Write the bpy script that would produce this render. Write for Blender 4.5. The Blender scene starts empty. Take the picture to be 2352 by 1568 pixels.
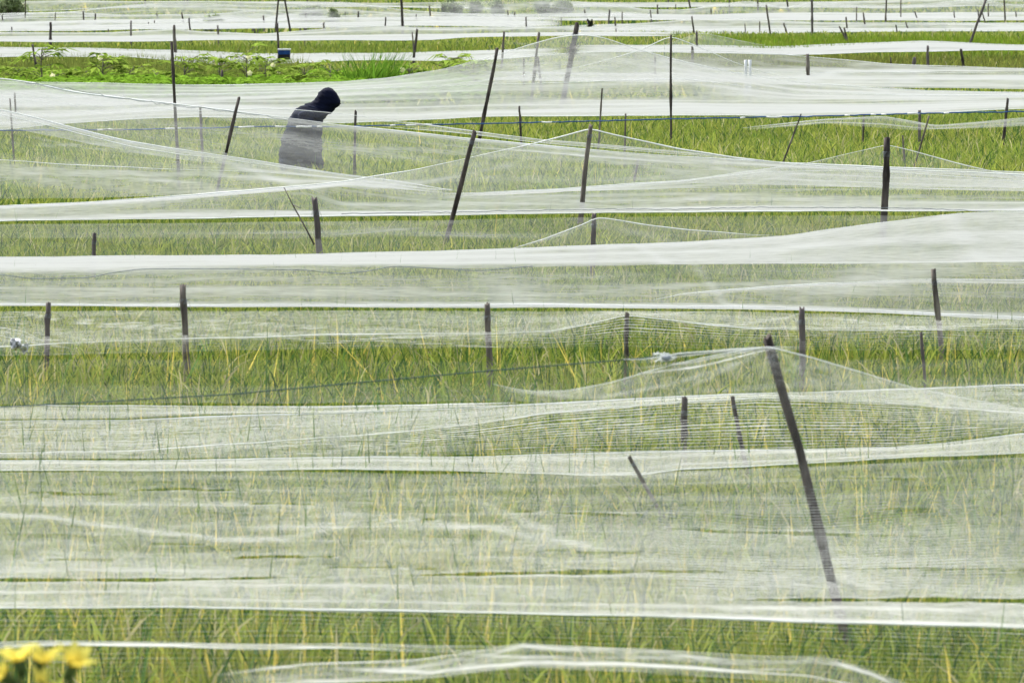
import bpy, math, random
import numpy as np
R = math.radians
rng = np.random.default_rng(7)
random.seed(7)
scn = bpy.context.scene
COL = scn.collection

# ------------------------------------------------------------------ camera model
F = 200/36*2352; CX, CY = 1176.0, 784.0; VH = -53.0; H = 2.6
P = math.atan((CY-VH)/F)
cp, sp = math.cos(P), math.sin(P)
def up(u, v, d):
    """point of the place seen in direction (u, v) standing d metres away"""
    a = (np.asarray(u, float)-CX)/F; b = (CY-np.asarray(v, float))/F
    dy = cp+b*sp; dz = -sp+b*cp
    t = d/dy
    return np.stack([a*t, dy*t+0*a, H+dz*t+0*a], -1)
def seen(p):
    x, y, z = p[..., 0], p[..., 1], p[..., 2]-H
    f_ = y*cp-z*sp; u_ = y*sp+z*cp
    return CX+F*x/f_, CY-F*u_/f_
def ppm(d): return F/d

# ------------------------------------------------------------------ helpers
def tag(o, label=None, cat=None, group=None, kind=None):
    if label: o['label'] = label
    if cat: o['category'] = cat
    if group: o['group'] = group
    if kind: o['kind'] = kind
    return o
def empty(name, loc, rz=0):
    o = bpy.data.objects.new(name, None); COL.objects.link(o)
    o.location = loc; o.rotation_euler = (0, 0, rz); o.empty_display_size = .1
    return o
def mesh_np(name, V, Fc, mat, parent=None, smooth=True, cols=None, uv=None, origin=None):
    """V (n,3); Fc list of int arrays (m,k) with k 3 or 4"""
    V = np.asarray(V, np.float32)
    if origin is not None: V = V-np.asarray(origin, np.float32)
    me = bpy.data.meshes.new(name)
    loops = []; starts = []; tot = 0; totals = []
    for f in Fc:
        f = np.asarray(f, np.int32)
        if len(f) == 0: continue
        k = f.shape[1]
        loops.append(f.ravel()); starts.append(tot+np.arange(len(f))*k); totals.append(np.full(len(f), k)); tot += f.size
    L = np.concatenate(loops); S = np.concatenate(starts)
    me.vertices.add(len(V)); me.vertices.foreach_set('co', V.ravel())
    me.loops.add(len(L)); me.loops.foreach_set('vertex_index', L)
    me.polygons.add(len(S)); me.polygons.foreach_set('loop_start', S.astype(np.int32))
    me.polygons.foreach_set('loop_total', np.concatenate(totals).astype(np.int32))
    if smooth: me.polygons.foreach_set('use_smooth', np.ones(len(S), bool))
    me.update(calc_edges=True)
    if cols is not None:
        ca = me.color_attributes.new('Col', 'FLOAT_COLOR', 'POINT')
        c4 = np.ones((len(V), 4), np.float32); c4[:, :3] = cols
        ca.data.foreach_set('color', c4.ravel())
    if uv is not None:
        ul = me.uv_layers.new(name='UVMap'); ul.data.foreach_set('uv', np.asarray(uv, np.float32)[L].ravel())
    me.materials.append(mat)
    o = bpy.data.objects.new(name, me); COL.objects.link(o)
    if parent is not None: o.parent = parent
    elif origin is not None: o.location = origin
    return o
class MB:
    def __init__(s): s.v = []; s.q = []; s.t = []; s.n = 0
    def add(s, V, Q=(), T=()):
        V = np.asarray(V, float); s.v.append(V)
        if len(Q): s.q.append(np.asarray(Q)+s.n)
        if len(T): s.t.append(np.asarray(T)+s.n)
        s.n += len(V)
    def tube(s, pts, rad, n=8, cap=True):
        pts = np.asarray(pts, float); m = len(pts); rad = np.broadcast_to(rad, (m,))
        tan = np.gradient(pts, axis=0); tan /= np.linalg.norm(tan, axis=1)[:, None]+1e-9
        ref = np.array([0, 1., 0]) if abs(tan[0, 1]) < .9 else np.array([1., 0, 0])
        A = np.cross(tan, ref); A /= np.linalg.norm(A, axis=1)[:, None]+1e-9
        B = np.cross(tan, A)
        th = np.arange(n)*2*math.pi/n
        ring = (A[:, None]*np.cos(th)[None, :, None]+B[:, None]*np.sin(th)[None, :, None])*rad[:, None, None]
        V = (pts[:, None]+ring).reshape(-1, 3)
        i, j = np.meshgrid(np.arange(m-1), np.arange(n), indexing='ij'); j2 = (j+1) % n
        Q = np.stack([i*n+j, i*n+j2, (i+1)*n+j2, (i+1)*n+j], -1).reshape(-1, 4)
        T = []
        if cap:
            V = np.vstack([V, pts[:1], pts[-1:]])
            for k in range(n):
                T += [[m*n, (k+1) % n, k], [m*n+1, (m-1)*n+k, (m-1)*n+(k+1) % n]]
        s.add(V, Q, T)
    def loft(s, rings, cap=True):
        rings = np.asarray(rings, float); m, n = rings.shape[:2]
        V = rings.reshape(-1, 3)
        i, j = np.meshgrid(np.arange(m-1), np.arange(n), indexing='ij'); j2 = (j+1) % n
        Q = np.stack([i*n+j, i*n+j2, (i+1)*n+j2, (i+1)*n+j], -1).reshape(-1, 4)
        T = []
        if cap:
            V = np.vstack([V, rings[0].mean(0)[None], rings[-1].mean(0)[None]])
            for k in range(n):
                T += [[m*n, (k+1) % n, k], [m*n+1, (m-1)*n+k, (m-1)*n+(k+1) % n]]
        s.add(V, Q, T)
    def box(s, c, sz):
        c = np.asarray(c); h = np.asarray(sz)/2
        V = [[c[0]+a*h[0], c[1]+b*h[1], c[2]+e*h[2]] for a in (-1, 1) for b in (-1, 1) for e in (-1, 1)]
        s.add(V, [[0, 1, 3, 2], [4, 6, 7, 5], [0, 4, 5, 1], [2, 3, 7, 6], [0, 2, 6, 4], [1, 5, 7, 3]])
    def build(s, name, mat, parent=None, smooth=True, origin=None, cols=None):
        return mesh_np(name, np.vstack(s.v), [np.vstack(x) for x in (s.q, s.t) if len(x)], mat, parent, smooth, cols=cols, origin=origin)

# ------------------------------------------------------------------ materials
def newmat(name):
    m = bpy.data.materials.new(name); m.use_nodes = True
    m.node_tree.nodes.clear(); return m, m.node_tree.nodes, m.node_tree.links
def out(n, l, sh):
    o = n.new('ShaderNodeOutputMaterial'); l.new(sh, o.inputs['Surface'])
def mth(n, l, op, a, b=None):
    x = n.new('ShaderNodeMath'); x.operation = op
    for i, q in enumerate((a, b)):
        if q is None: continue
        if isinstance(q, (int, float)): x.inputs[i].default_value = q
        else: l.new(q, x.inputs[i])
    return x.outputs[0]
def principled(name, col, rough=.8, var=.25, scale=20, stretch=(1, 1, 1), col2=None, bump=.0):
    m, n, l = newmat(name)
    b = n.new('ShaderNodeBsdfPrincipled'); b.inputs['Roughness'].default_value = rough
    tc = n.new('ShaderNodeTexCoord'); mp = n.new('ShaderNodeMapping'); mp.inputs['Scale'].default_value = stretch
    nz = n.new('ShaderNodeTexNoise'); nz.inputs['Scale'].default_value = scale; nz.inputs['Detail'].default_value = 5
    l.new(tc.outputs['Object'], mp.inputs[0]); l.new(mp.outputs[0], nz.inputs['Vector'])
    r = n.new('ShaderNodeValToRGB'); r.color_ramp.elements[0].position = .35; r.color_ramp.elements[1].position = .68
    c1 = [c*(1-var) for c in col]; c2 = col2 or [min(1, c*(1+var)) for c in col]
    r.color_ramp.elements[0].color = (*c1, 1); r.color_ramp.elements[1].color = (*c2, 1)
    l.new(nz.outputs[0], r.inputs[0]); l.new(r.outputs[0], b.inputs['Base Color'])
    b.inputs['Specular IOR Level'].default_value = .12
    if bump:
        bp = n.new('ShaderNodeBump'); bp.inputs['Strength'].default_value = bump; bp.inputs['Distance'].default_value = .01
        l.new(nz.outputs[0], bp.inputs['Height']); l.new(bp.outputs[0], b.inputs['Normal'])
    out(n, l, b.outputs[0]); return m
def leafmat(name, trans=.35):
    m, n, l = newmat(name)
    at = n.new('ShaderNodeAttribute'); at.attribute_name = 'Col'
    d = n.new('ShaderNodeBsdfDiffuse'); t = n.new('ShaderNodeBsdfTranslucent')
    l.new(at.outputs['Color'], d.inputs[0]); l.new(at.outputs['Color'], t.inputs[0])
    mx = n.new('ShaderNodeMixShader'); mx.inputs[0].default_value = trans
    l.new(d.outputs[0], mx.inputs[1]); l.new(t.outputs[0], mx.inputs[2])
    out(n, l, mx.outputs[0]); return m
def netmat(name, k=.055, col=(.59, .605, .60), cell=0.0, lines=.6, streak=(.35, 5.0), smin=.6, smax=1.45, fine=.5, ulines=.2):
    """fine thread netting: threads seen edge-on crowd together, so the sheet closes up at grazing angles"""
    m, n, l = newmat(name)
    g = n.new('ShaderNodeNewGeometry')
    dt = n.new('ShaderNodeVectorMath'); dt.operation = 'DOT_PRODUCT'
    l.new(g.outputs['Normal'], dt.inputs[0]); l.new(g.outputs['Incoming'], dt.inputs[1])
    s = mth(n, l, 'MAXIMUM', mth(n, l, 'ABSOLUTE', dt.outputs['Value']), .012)
    uv = n.new('ShaderNodeUVMap'); uv.uv_map = 'UVMap'
    mp = n.new('ShaderNodeMapping'); mp.inputs['Scale'].default_value = (streak[0], streak[1], 1)
    l.new(uv.outputs[0], mp.inputs[0])
    nz = n.new('ShaderNodeTexNoise'); nz.inputs['Scale'].default_value = 1; nz.inputs['Detail'].default_value = 6; nz.inputs['Roughness'].default_value = .65
    l.new(mp.outputs[0], nz.inputs['Vector'])
    mr = n.new('ShaderNodeMapRange'); mr.inputs['From Min'].default_value = .3; mr.inputs['From Max'].default_value = .7
    mr.inputs['To Min'].default_value = smin; mr.inputs['To Max'].default_value = smax
    l.new(nz.outputs[0], mr.inputs['Value'])
    at = n.new('ShaderNodeAttribute'); at.attribute_name = 'Col'
    mp2 = n.new('ShaderNodeMapping'); mp2.inputs['Scale'].default_value = (streak[0]*22, streak[1]*7, 1)
    l.new(uv.outputs[0], mp2.inputs[0])
    nf = n.new('ShaderNodeTexNoise'); nf.inputs['Scale'].default_value = 1; nf.inputs['Detail'].default_value = 3; nf.inputs['Roughness'].default_value = .7
    l.new(mp2.outputs[0], nf.inputs['Vector'])
    mf = n.new('ShaderNodeMapRange'); mf.inputs['From Min'].default_value = .3; mf.inputs['From Max'].default_value = .7
    mf.inputs['To Min'].default_value = 1-fine; mf.inputs['To Max'].default_value = 1+fine
    l.new(nf.outputs[0], mf.inputs['Value'])
    kk = mth(n, l, 'MULTIPLY', mth(n, l, 'MULTIPLY', mr.outputs[0], mth(n, l, 'MULTIPLY', mf.outputs[0], k)), at.outputs['Fac'])
    if cell:
        sx = n.new('ShaderNodeSeparateXYZ'); l.new(uv.outputs[0], sx.inputs[0])
        wob_ = mth(n, l, 'MULTIPLY', nz.outputs[0], cell*3.5)
        def ln(o):
            o = mth(n, l, 'ADD', o, wob_)
            c = mth(n, l, 'COSINE', mth(n, l, 'MULTIPLY', o, 2*math.pi/cell))
            c = mth(n, l, 'POWER', mth(n, l, 'ADD', mth(n, l, 'MULTIPLY', c, .5), .5), 6.0)
            return mth(n, l, 'ADD', mth(n, l, 'MULTIPLY', c, lines*4.43), 1-lines)
        tv = mth(n, l, 'DIVIDE', mth(n, l, 'MULTIPLY', kk, ln(sx.outputs[1])), s)
        tu = mth(n, l, 'MULTIPLY', mth(n, l, 'MULTIPLY', kk, ln(sx.outputs[0])), ulines)
        tau = mth(n, l, 'ADD', tv, tu)
    else:
        tau = mth(n, l, 'ADD', mth(n, l, 'DIVIDE', kk, s), kk)
    tr = mth(n, l, 'POWER', math.e, mth(n, l, 'MULTIPLY', tau, -1.0))
    d = n.new('ShaderNodeBsdfDiffuse'); d.inputs[0].default_value = (*col, 1)
    t = n.new('ShaderNodeBsdfTranslucent'); t.inputs[0].default_value = (*col, 1)
    m1 = n.new('ShaderNodeMixShader'); m1.inputs[0].default_value = .5
    l.new(d.outputs[0], m1.inputs[1]); l.new(t.outputs[0], m1.inputs[2])
    tp = n.new('ShaderNodeBsdfTransparent')
    m2 = n.new('ShaderNodeMixShader'); l.new(tr, m2.inputs[0]); l.new(m1.outputs[0], m2.inputs[1]); l.new(tp.outputs[0], m2.inputs[2])
    out(n, l, m2.outputs[0]); return m

M = {}
M['wood'] = principled('weathered_wood', (.13, .11, .095), .85, .6, 22, (1, 1, .25), col2=(.24, .21, .18), bump=.6)
M['darkwood'] = principled('dark_wet_wood', (.07, .058, .052), .8, .6, 24, (1, 1, .25), col2=(.12, .10, .09), bump=.6)
M['greywood'] = principled('grey_wood', (.14, .12, .115), .85, .35, 30, (1, 1, .15), bump=.4)
M['leaf'] = leafmat('rice_leaf', .4)
M['bushleaf'] = leafmat('bush_leaf', .3)
M['petal'] = leafmat('petal', .45)
M['hem'] = principled('white_hem_cord', (.85, .87, .84), .7, .08, 8)
M['net_near'] = netmat('near_netting', col=(.80, .81, .775), k=.056, cell=.03, lines=.8, streak=(.7, 2.2), smin=.65, smax=1.4)
M['net_panel'] = netmat('near_net_panel', col=(.80, .81, .775), k=.11, cell=.04, lines=1.0, streak=(.9, 3), smin=.7, smax=1.25, fine=.6)
M['net_tent'] = netmat('tent_netting', col=(.80, .81, .775), k=.11, cell=.0115, lines=1.0, streak=(.9, 3), smin=.7, smax=1.3, fine=.7, ulines=.2)
M['net_crumple'] = netmat('crumpled_netting', col=(.80, .81, .775), k=.085, cell=.0, streak=(1.6, 14), smin=.15, smax=2.2, fine=.7)
M['net_mid'] = netmat('mid_netting', .056, streak=(.3, 1.3), smin=.75, smax=1.25, fine=.45)
M['net_far'] = netmat('far_netting', .060, streak=(.05, .12), smin=.6, smax=1.4, fine=.5)

M['blue'] = principled('blue_rope', (.02, .09, .28), .6, .3, 8)
M['white'] = principled('white_plastic', (.8, .81, .82), .5, .06, 20)
M['green_rope'] = principled('dark_green_cord', (.015, .06, .05), .6, .3, 20)
M['greyth'] = principled('grey_thread', (.25, .28, .30), .7, .3, 20)

# ------------------------------------------------------------------ nets
U0, U1, DU = -760, 3110, 9
US = np.arange(U0, U1+1, DU).astype(float)
def poly(pts, us):
    pts = sorted(pts); x = [p[0] for p in pts]; y = [p[1] for p in pts]
    fine = np.arange(us[0]-60, us[-1]+61, 3.0)
    v = np.interp(fine, x, y)
    k = np.hanning(21); k /= k.sum()
    vs = np.convolve(np.pad(v, 10, 'edge'), k, 'valid')
    return np.interp(us, fine, vs)
def ripple(seed, X, D, lx, ld):
    r = np.random.default_rng(seed); z = 0
    for i in range(9):
        a = r.uniform(.5, 1.6); b = r.uniform(.5, 2.2)
        z = z+np.sin(X/lx*a*2*math.pi*r.choice([-1, 1])*.6+D/ld*b*2*math.pi+r.uniform(0, 7)+1.3*np.sin(X/lx*1.7+r.uniform(0, 7)))/(b**.7)
    return z/4.5
LOW = {}
def cell(x, d): return np.floor(np.log(d)*70).astype(int), np.floor(x/d*420).astype(int)
NET_I = 0
# gathered folds (line, half width, strength) and long slits (line, half height) worked into some nets
MARKS = {
 'crumpled white net lying': [([(800, 1536), (950, 1528), (1080, 1512), (1200, 1482), (1350, 1491), (1568, 1502), (1750, 1516)], 4, 4), ([(850, 1542), (1000, 1540), (1200, 1522), (1450, 1522), (1700, 1540), (1880, 1530)], 3.5, 4.5), ([(1400, 1500), (1700, 1520), (1860, 1516), (1960, 1534), (2100, 1585)], 5, 4.5),
   ([(560, 1530), (800, 1535), (1000, 1545)], 3, 3), ([(1050, 1500), (1200, 1508), (1500, 1512)], 3, 3), ([(1900, 1515), (2000, 1545), (2060, 1575)], 3, 4), ([(600, 1560), (900, 1565), (1300, 1552)], 4, 2)],
 'thin rumpled white': [([(-200, 1482), (150, 1476), (400, 1478), (784, 1484), (1100, 1490)], 2.5, 5), ([(100, 1486), (300, 1480), (600, 1487), (900, 1489)], 2, 4)],
 'lowest wide milky net': [([(-300, 1170), (0, 1180), (167, 1195), (300, 1213), (500, 1238), (650, 1236), (720, 1222), (850, 1200)], 5, 3.0),
   ([(560, 1212), (784, 1196), (950, 1197), (1100, 1208), (1250, 1235), (1370, 1258), (1520, 1278)], 7, 2.2),
   ([(-200, 1140), (0, 1143), (130, 1148), (300, 1163), (420, 1175)], 10, 1.3), ([(250, 1148), (560, 1158), (784, 1175), (950, 1192)], 8, 1.1),
   ([(1300, 1095), (1430, 1088), (1600, 1092), (1760, 1104)], 8, 1.6), ([(1080, 1150), (1130, 1165), (1190, 1190), (1300, 1225)], 9, 1.3),
   ([(-600, 1360), (0, 1360), (784, 1366), (1568, 1384), (2352, 1400), (3000, 1410)], 18, .9), ([(1500, 1345), (1850, 1338), (2352, 1345), (3000, 1350)], 14, .9),
   ([(1568, 1290), (1900, 1283), (2352, 1290), (2900, 1290)], 10, .7), ([(-500, 1300), (0, 1304), (500, 1308), (1000, 1300)], 8, .6),
   ([(1600, 1398), (1900, 1394), (2150, 1398), (2352, 1392)], 4, 1.6), ([(300, 1222), (600, 1190), (900, 1180)], 5, .9), ([(900, 1260), (1300, 1290), (1700, 1280)], 6, .6),
   ([(1350, 1120), (1700, 1130), (2352, 1120)], 9, -.5), ([(1500, 1190), (1900, 1195), (2352, 1180)], 12, -.5), ([(-300, 1262), (200, 1262), (700, 1262)], 10, -.55),
   ([(-300, 1215), (0, 1222), (200, 1236), (350, 1250)], 8, -.6)],
 'sparse low net with one': [([(0, 705), (130, 735), (330, 752), (520, 772)], 1.8, 7), ([(150, 738), (330, 745), (560, 762), (784, 790)], 1.8, 5), ([(1250, 704), (1340, 710), (1437, 722)], 2, 6),
   ([(1437, 724), (1600, 716), (1750, 708)], 2, 5), ([(1568, 748), (1700, 744), (1800, 730), (1850, 716)], 2, 6), ([(1870, 726), (2000, 742), (2100, 752), (2250, 756)], 2.2, 6),
   ([(1650, 758), (1850, 752), (2100, 752), (2352, 742)], 2.2, 5), ([(700, 790), (900, 774), (1200, 762)], 2, 4), ([(820, 778), (1000, 790), (1200, 800)], 2, 4), ([(400, 728), (700, 752), (1000, 758)], 1.8, 4)],
 'great white net': [([(0, 652), (500, 640), (1000, 646), (1500, 634)], 5, .8), ([(1200, 680), (1600, 655), (2000, 640), (2352, 630)], 4, .9), ([(0, 675), (600, 668), (1200, 674)], 5, .9), ([(1000, 590), (1500, 575), (2352, 560)], 7, -.5), ([(1600, 590), (2000, 560), (2352, 545)], 8, .6)],
 'wide mesh net with': [([(0, 1000), (300, 990), (600, 978), (900, 962), (1150, 945)], 5, 1.8), ([(0, 1022), (250, 1024), (500, 1012), (700, 1000)], 5, 1.6), ([(1100, 1015), (1400, 990), (1700, 978), (2000, 985)], 3, .9), ([(300, 1030), (784, 1020), (1200, 1000)], 4, 1.2)],
 'broad white net': [([(0, 305), (200, 330), (500, 352), (600, 365)], 4, .9), ([(784, 330), (1100, 352), (1400, 372), (1568, 392)], 4, 1.2), ([(1217, 335), (1400, 372), (1568, 390), (1900, 400)], 5, .8), ([(760, 340), (900, 345), (1200, 356)], 3, .9)],
 'white net with a bright twisted': [([(0, 300), (200, 340), (450, 362)], 3, 1.1), ([(0, 385), (200, 395), (500, 402), (784, 420)], 5, 1.6), ([(0, 400), (100, 396), (300, 412), (500, 422)], 3, 1.2), ([(0, 330), (150, 334), (380, 326), (520, 345)], 2.5, 1.3)],
 'white net tented': [([(784, 440), (950, 420), (1100, 395), (1250, 360), (1350, 310)], 4, 1.1), ([(0, 486), (300, 470), (600, 455), (784, 440)], 5, .9), ([(1355, 305), (1450, 360), (1568, 395), (1700, 420)], 4, .9), ([(1355, 310), (1380, 380), (1420, 440)], 5, .6)],
 'huge white net': [([(0, 240), (300, 236), (600, 224), (784, 214), (1000, 206)], 4, 1.3), ([(1117, 150), (1300, 165), (1500, 175), (1700, 185)], 3, .9), ([(1280, 95), (1400, 140), (1600, 165), (1835, 200)], 3, 1.2), ([(0, 210), (250, 225), (450, 240), (700, 252)], 3, 1.1), ([(1568, 232), (1900, 226), (2352, 230)], 4, .9), ([(1117, 240), (1400, 232), (1700, 222)], 4, .8)],
 'small white net draped': [([(1765, 800), (1650, 850), (1500, 890), (1300, 930)], 4, 3.5), ([(1765, 802), (1600, 880), (1500, 940)], 4, 2.5), ([(1765, 800), (1600, 818), (1430, 850), (1250, 880)], 3, 3.0), ([(1790, 810), (1900, 900), (2000, 1000)], 5, 1.5), ([(1380, 1290), (1850, 1300), (2400, 1290)], 60, 2.6), ([(1450, 1190), (1800, 1190), (2300, 1190)], 45, 1.2)],
 'long white net with dense': [([(1050, 455), (1300, 462), (1568, 458), (2352, 450)], 4, .9), ([(0, 498), (600, 490), (1300, 486)], 3, 1.2)],
 'wide pale net beyond': [([(1300, 150), (1568, 158), (1800, 160), (2352, 165)], 3, 1.2), ([(1568, 130), (1800, 150), (2000, 165)], 3, 1.0)],
}
SLITS = {'lowest wide milky net': [([(-500, 1331), (0, 1331), (350, 1331), (760, 1324)], 4.5), ([(300, 1125), (420, 1123), (570, 1127)], 3.2), ([(50, 1128), (150, 1133), (270, 1135)], 3), ([(340, 1248), (420, 1250), (500, 1252)], 2.6),
   ([(510, 1281), (620, 1277), (780, 1278)], 4), ([(900, 1322), (1150, 1316), (1450, 1312), (1780, 1311)], 5.5), ([(1800, 1306), (2050, 1305), (2352, 1309), (2700, 1309)], 4),
   ([(1510, 1210), (1650, 1220), (1850, 1225), (2120, 1232)], 4.5), ([(1680, 1376), (1900, 1377), (2200, 1377), (2352, 1380), (2900, 1382)], 6.5), ([(1180, 1174), (1320, 1178), (1500, 1183)], 2.6),
   ([(2030, 1168), (2090, 1170), (2160, 1172)], 4.5), ([(1900, 1098), (2000, 1097), (2120, 1100)], 2.6), ([(720, 1304), (850, 1302), (1000, 1306)], 2.4), ([(560, 1157), (640, 1155), (720, 1158)], 2.2), ([(850, 1192), (930, 1190), (1010, 1194)], 2.2), ([(1250, 1262), (1400, 1268), (1500, 1268)], 2), ([(60, 1282), (180, 1285), (300, 1283)], 2)]}
# how tightly the mesh is gathered along each guide line of a net (1 = normal)
DENS = {
 'crumpled white net lying': [.2, .3, .2], 'thin rumpled white': [.14, .14],
 'see-through mesh panel': [.03, .17],
 'lowest wide milky net': [1.9, .95, .62, .50, .36], 'bright white low net': [.7, 1.25],
 'wide mesh net with': [0.264, 0.744, 1.32], 'long net with a straight': [.7, .5], 'small white net draped': [.8, .5, .26, .26, .8], 'faint net lines between': [.5, .8],
 'sparse low net with one': [.08, .34, .22], 'barely visible thin net': [.2, .13, .07], 'sparse net lines': [.2, .35],
 'great white net': [0.48, 1.8, 0.68, 0.38, 1.2, 1.44], 'arched fold': [.1, .6], 'faint low net tent': [.08, .22], 'thin see-through net laid': [0.169, 0.169, 0.169],
 'long white net with dense': [1.1, .8, .55, .45], 'white net tented on the tall': [0.375, 0.938], 'white net raised on the thick': [0.625, 0.438, 0.5],
 'white net with a bright twisted': [.42, .6, .26, 1.3], 'broad white net sloping': [.5, .30, .9], 'thin doubled net': [.15, .5], 'faint net in front': [.08, .16],
 'low net patch': [.08, .15], 'huge white net': [0.6, 1.02, 0.384, 1.08, 0.432], 'second tented net': [.15, .3],
 'wide pale net beyond': [.5, .8, .4], 'flat white net strip directly': [.9, .5], 'flat white net strip before': [.9, .35], 'thin tent of net': [.15, .3],
 'grey bunched net': [.8, .8], 'long white far net left': [1.0, .8, .6], 'long white far net with': [1.0, .8, .65], 'low pale hump': [.3, .28],
 'white far net left': [1, .8, .65], 'white far net in high ridges along the top from the left': [.9, .6], 'white far net in high ridges along the top from the centre': [.9, .7, .55],
 'furthest': [.5, .8]}
def net(label, mat, guides, u0=None, u1=None, amp=.012, hems=(0,), hemr=.004, steps=14, sag=0.0, group='white bird nets over the rice', taper=False, name='bird_net', catg='bird net', hemcol=None, folds=14, wob=None):
    """guides from the near edge to the far edge: (distance, [(u,v)...]); each guide line is a cord or fold the sheet runs over"""
    global NET_I; NET_I += 1
    if u1 is not None and u1 > 2600: u1 = None
    ext = max(760, 3.0*F/guides[0][0])
    us = np.arange(-ext, 2352+ext+1, DU)
    us = us[(us >= (u0 if u0 is not None else -1e9)) & (us <= (u1 if u1 is not None else 1e9))]
    G = []
    for d, pts in guides:
        if isinstance(d, (list, tuple)): dd = poly(d, us)
        else: dd = np.full(len(us), float(d))
        w_ = wob if wob is not None else (2.6 if mat is FR else .9)
        ph = NET_I*1.7+len(G)*.9; lw = 1 if mat is FR else .45
        G.append((dd, poly(pts, us)+w_*(np.sin(us/(210*lw)+ph)*.6+np.sin(us/(97*lw)+ph*2.3)*.35+np.sin(us/(43*lw)+ph*3.1)*.2)))
    rows = []; par = []
    for i in range(len(G)-1):
        (da, va), (db, vb) = G[i], G[i+1]
        ts = np.linspace(0, 1, steps+1)[(0 if i == 0 else 1):]
        pa, pb = up(us, va, da), up(us, vb, db)
        for t in ts:
            rows.append(pa*(1-t)+pb*t); par.append(i+t)
    rows = np.array(rows); par = np.array(par)
    dm = rows[..., 1].mean(); sc = dm/20
    w = np.minimum(1, np.minimum(par, par[-1]-par)/.3)[:, None]        # edges keep to their cords
    if amp: 
        xr = rows[..., 0]; dr = rows[..., 1]
        rows[..., 2] += amp*.55*sc**.6*(.25+.75*w)*ripple(NET_I*13, xr, dr, 3.2*sc**.8, .9*sc)
    if sag: rows[..., 2] -= sag*(4*(par % 1)*(1-par % 1))[:, None]
    m, n = rows.shape[:2]
    dn_ = next((v for k_, v in DENS.items() if label.startswith(k_)), None) or [.6]*len(G)
    dens = np.interp(par, np.arange(len(G)), dn_)
    dens = np.repeat(dens[:, None], n, 1)
    ends = np.ones(n)                                                  # loose ends of a net thin out
    if u0 is not None: ends = np.minimum(ends, np.clip((us-us[0])/130+.02, 0, 1))
    if u1 is not None: ends = np.minimum(ends, np.clip((us[-1]-us)/130+.02, 0, 1))
    dens = dens*ends[None]**1.3*(1+.22*np.sin(rows[..., 0]/dm*11+NET_I)*np.sin(rows[..., 0]/dm*29+par[:, None]*1.3+NET_I*2))
    i, j = np.meshgrid(np.arange(m-1), np.arange(n-1), indexing='ij')
    Q = np.stack([i*n+j, i*n+j+1, (i+1)*n+j+1, (i+1)*n+j], -1).reshape(-1, 4)
    arc = np.concatenate([np.zeros((1, n)), np.cumsum(np.linalg.norm(np.diff(rows, axis=0), axis=2), 0)])
    pu, pv = seen(rows)
    for k_, lst in MARKS.items():
        if not label.startswith(k_): continue
        for pts, w_, a_ in lst:
            ln_ = np.interp(pu, [q[0] for q in sorted(pts)], [q[1] for q in sorted(pts)])
            xa, xb = min(q[0] for q in pts), max(q[0] for q in pts); e_ = np.clip(np.minimum(pu-xa, xb-pu)/(.22*(xb-xa)), 0, 1)
            ln_ = ln_+w_*.5*np.sin(pu/37+a_*9)*np.sin(pu/91)
            dens = dens*np.maximum(.1, 1+a_*e_*np.exp(-((pv-ln_)/w_)**2))
    for k_, lst in SLITS.items():
        if not label.startswith(k_): continue
        for pts, h_ in lst:
            ln_ = np.interp(pu, [q[0] for q in pts], [q[1] for q in pts]); xa, xb = pts[0][0], pts[-1][0]
            t_ = np.clip((pu-xa)/(xb-xa), 0, 1); hh = h_*np.sin(math.pi*t_)**.6*(1+.25*np.sin(pu/41)+.15*np.sin(pu/17))
            q_ = np.abs(pv-ln_)/np.maximum(hh, .3); ins = (t_ > 0) & (t_ < 1)
            dens = np.where(ins, dens*np.clip((q_-.8)/.4, 0, 1)*(1+1.1*np.exp(-((q_-1.25)/.35)**2)), dens)
    if folds:                                                           # random soft folds
        rf = np.random.default_rng(NET_I*7+1); pp = par[:, None]
        for q in range(folds):
            c_ = rf.uniform(us[0], us[-1]); L_ = rf.uniform(180, 700); p0 = rf.uniform(0, len(G)-1); sl_ = rf.normal(0, .5)*(len(G)-1)
            x_ = (pu-c_)/L_; line = p0+sl_*x_+rf.normal(0, .25)*x_**2
            dens = dens*np.maximum(.25, 1+rf.choice([-.35, .6, 1.0])*np.exp(-x_**2)*np.exp(-((pp-line)/rf.uniform(.03, .12)/(len(G)-1))**2))
    cdn = np.repeat(dens.reshape(-1, 1), 3, 1)
    uv = np.stack([rows[..., 0]+NET_I*3.7, arc+NET_I*1.9+0*arc], -1).reshape(-1, 2)
    org = rows[0].mean(0)*[1, 1, 0]
    root = empty(name, tuple(org)); tag(root, label, catg, group)
    mesh_np('netting', rows.reshape(-1, 3)-org, [Q], mat, root, uv=uv, cols=cdn)
    gi = [0]+[np.argmin(abs(par-k)) for k in range(1, len(G))]
    for h in hems:
        rr = hemr*.46*(dm/18)**.6
        if isinstance(h, tuple): h, rr = h[0], rr*h[1]
        pts = rows[gi[h]]-org+[0, 0, rr*.6]
        hv = rr*(.25+.75*ends)*(1+.35*np.sin(pts[:, 0]/dm*90+NET_I)+.2*np.sin(pts[:, 0]/dm*210)); b = MB(); b.tube(pts, hv, 5, False); b.build('hem_cord', hemcol or M['hem'], root)
    # lowest net height above every patch of ground
    for a in range(0, m):
        ci, cj = cell(rows[a, :, 0], rows[a, :, 1])
        for p, q, z in zip(ci, cj, rows[a, :, 2]):
            k = (p, q)
            if z < LOW.get(k, 9): LOW[k] = z
    return root

def flat(v0, v1=None, *more):
    return [(0, v0), (2352, v1 if v1 is not None else v0)]

N, PN, MD, FR, CR, TN = M['net_near'], M['net_panel'], M['net_mid'], M['net_far'], M['net_crumple'], M['net_tent']
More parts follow.
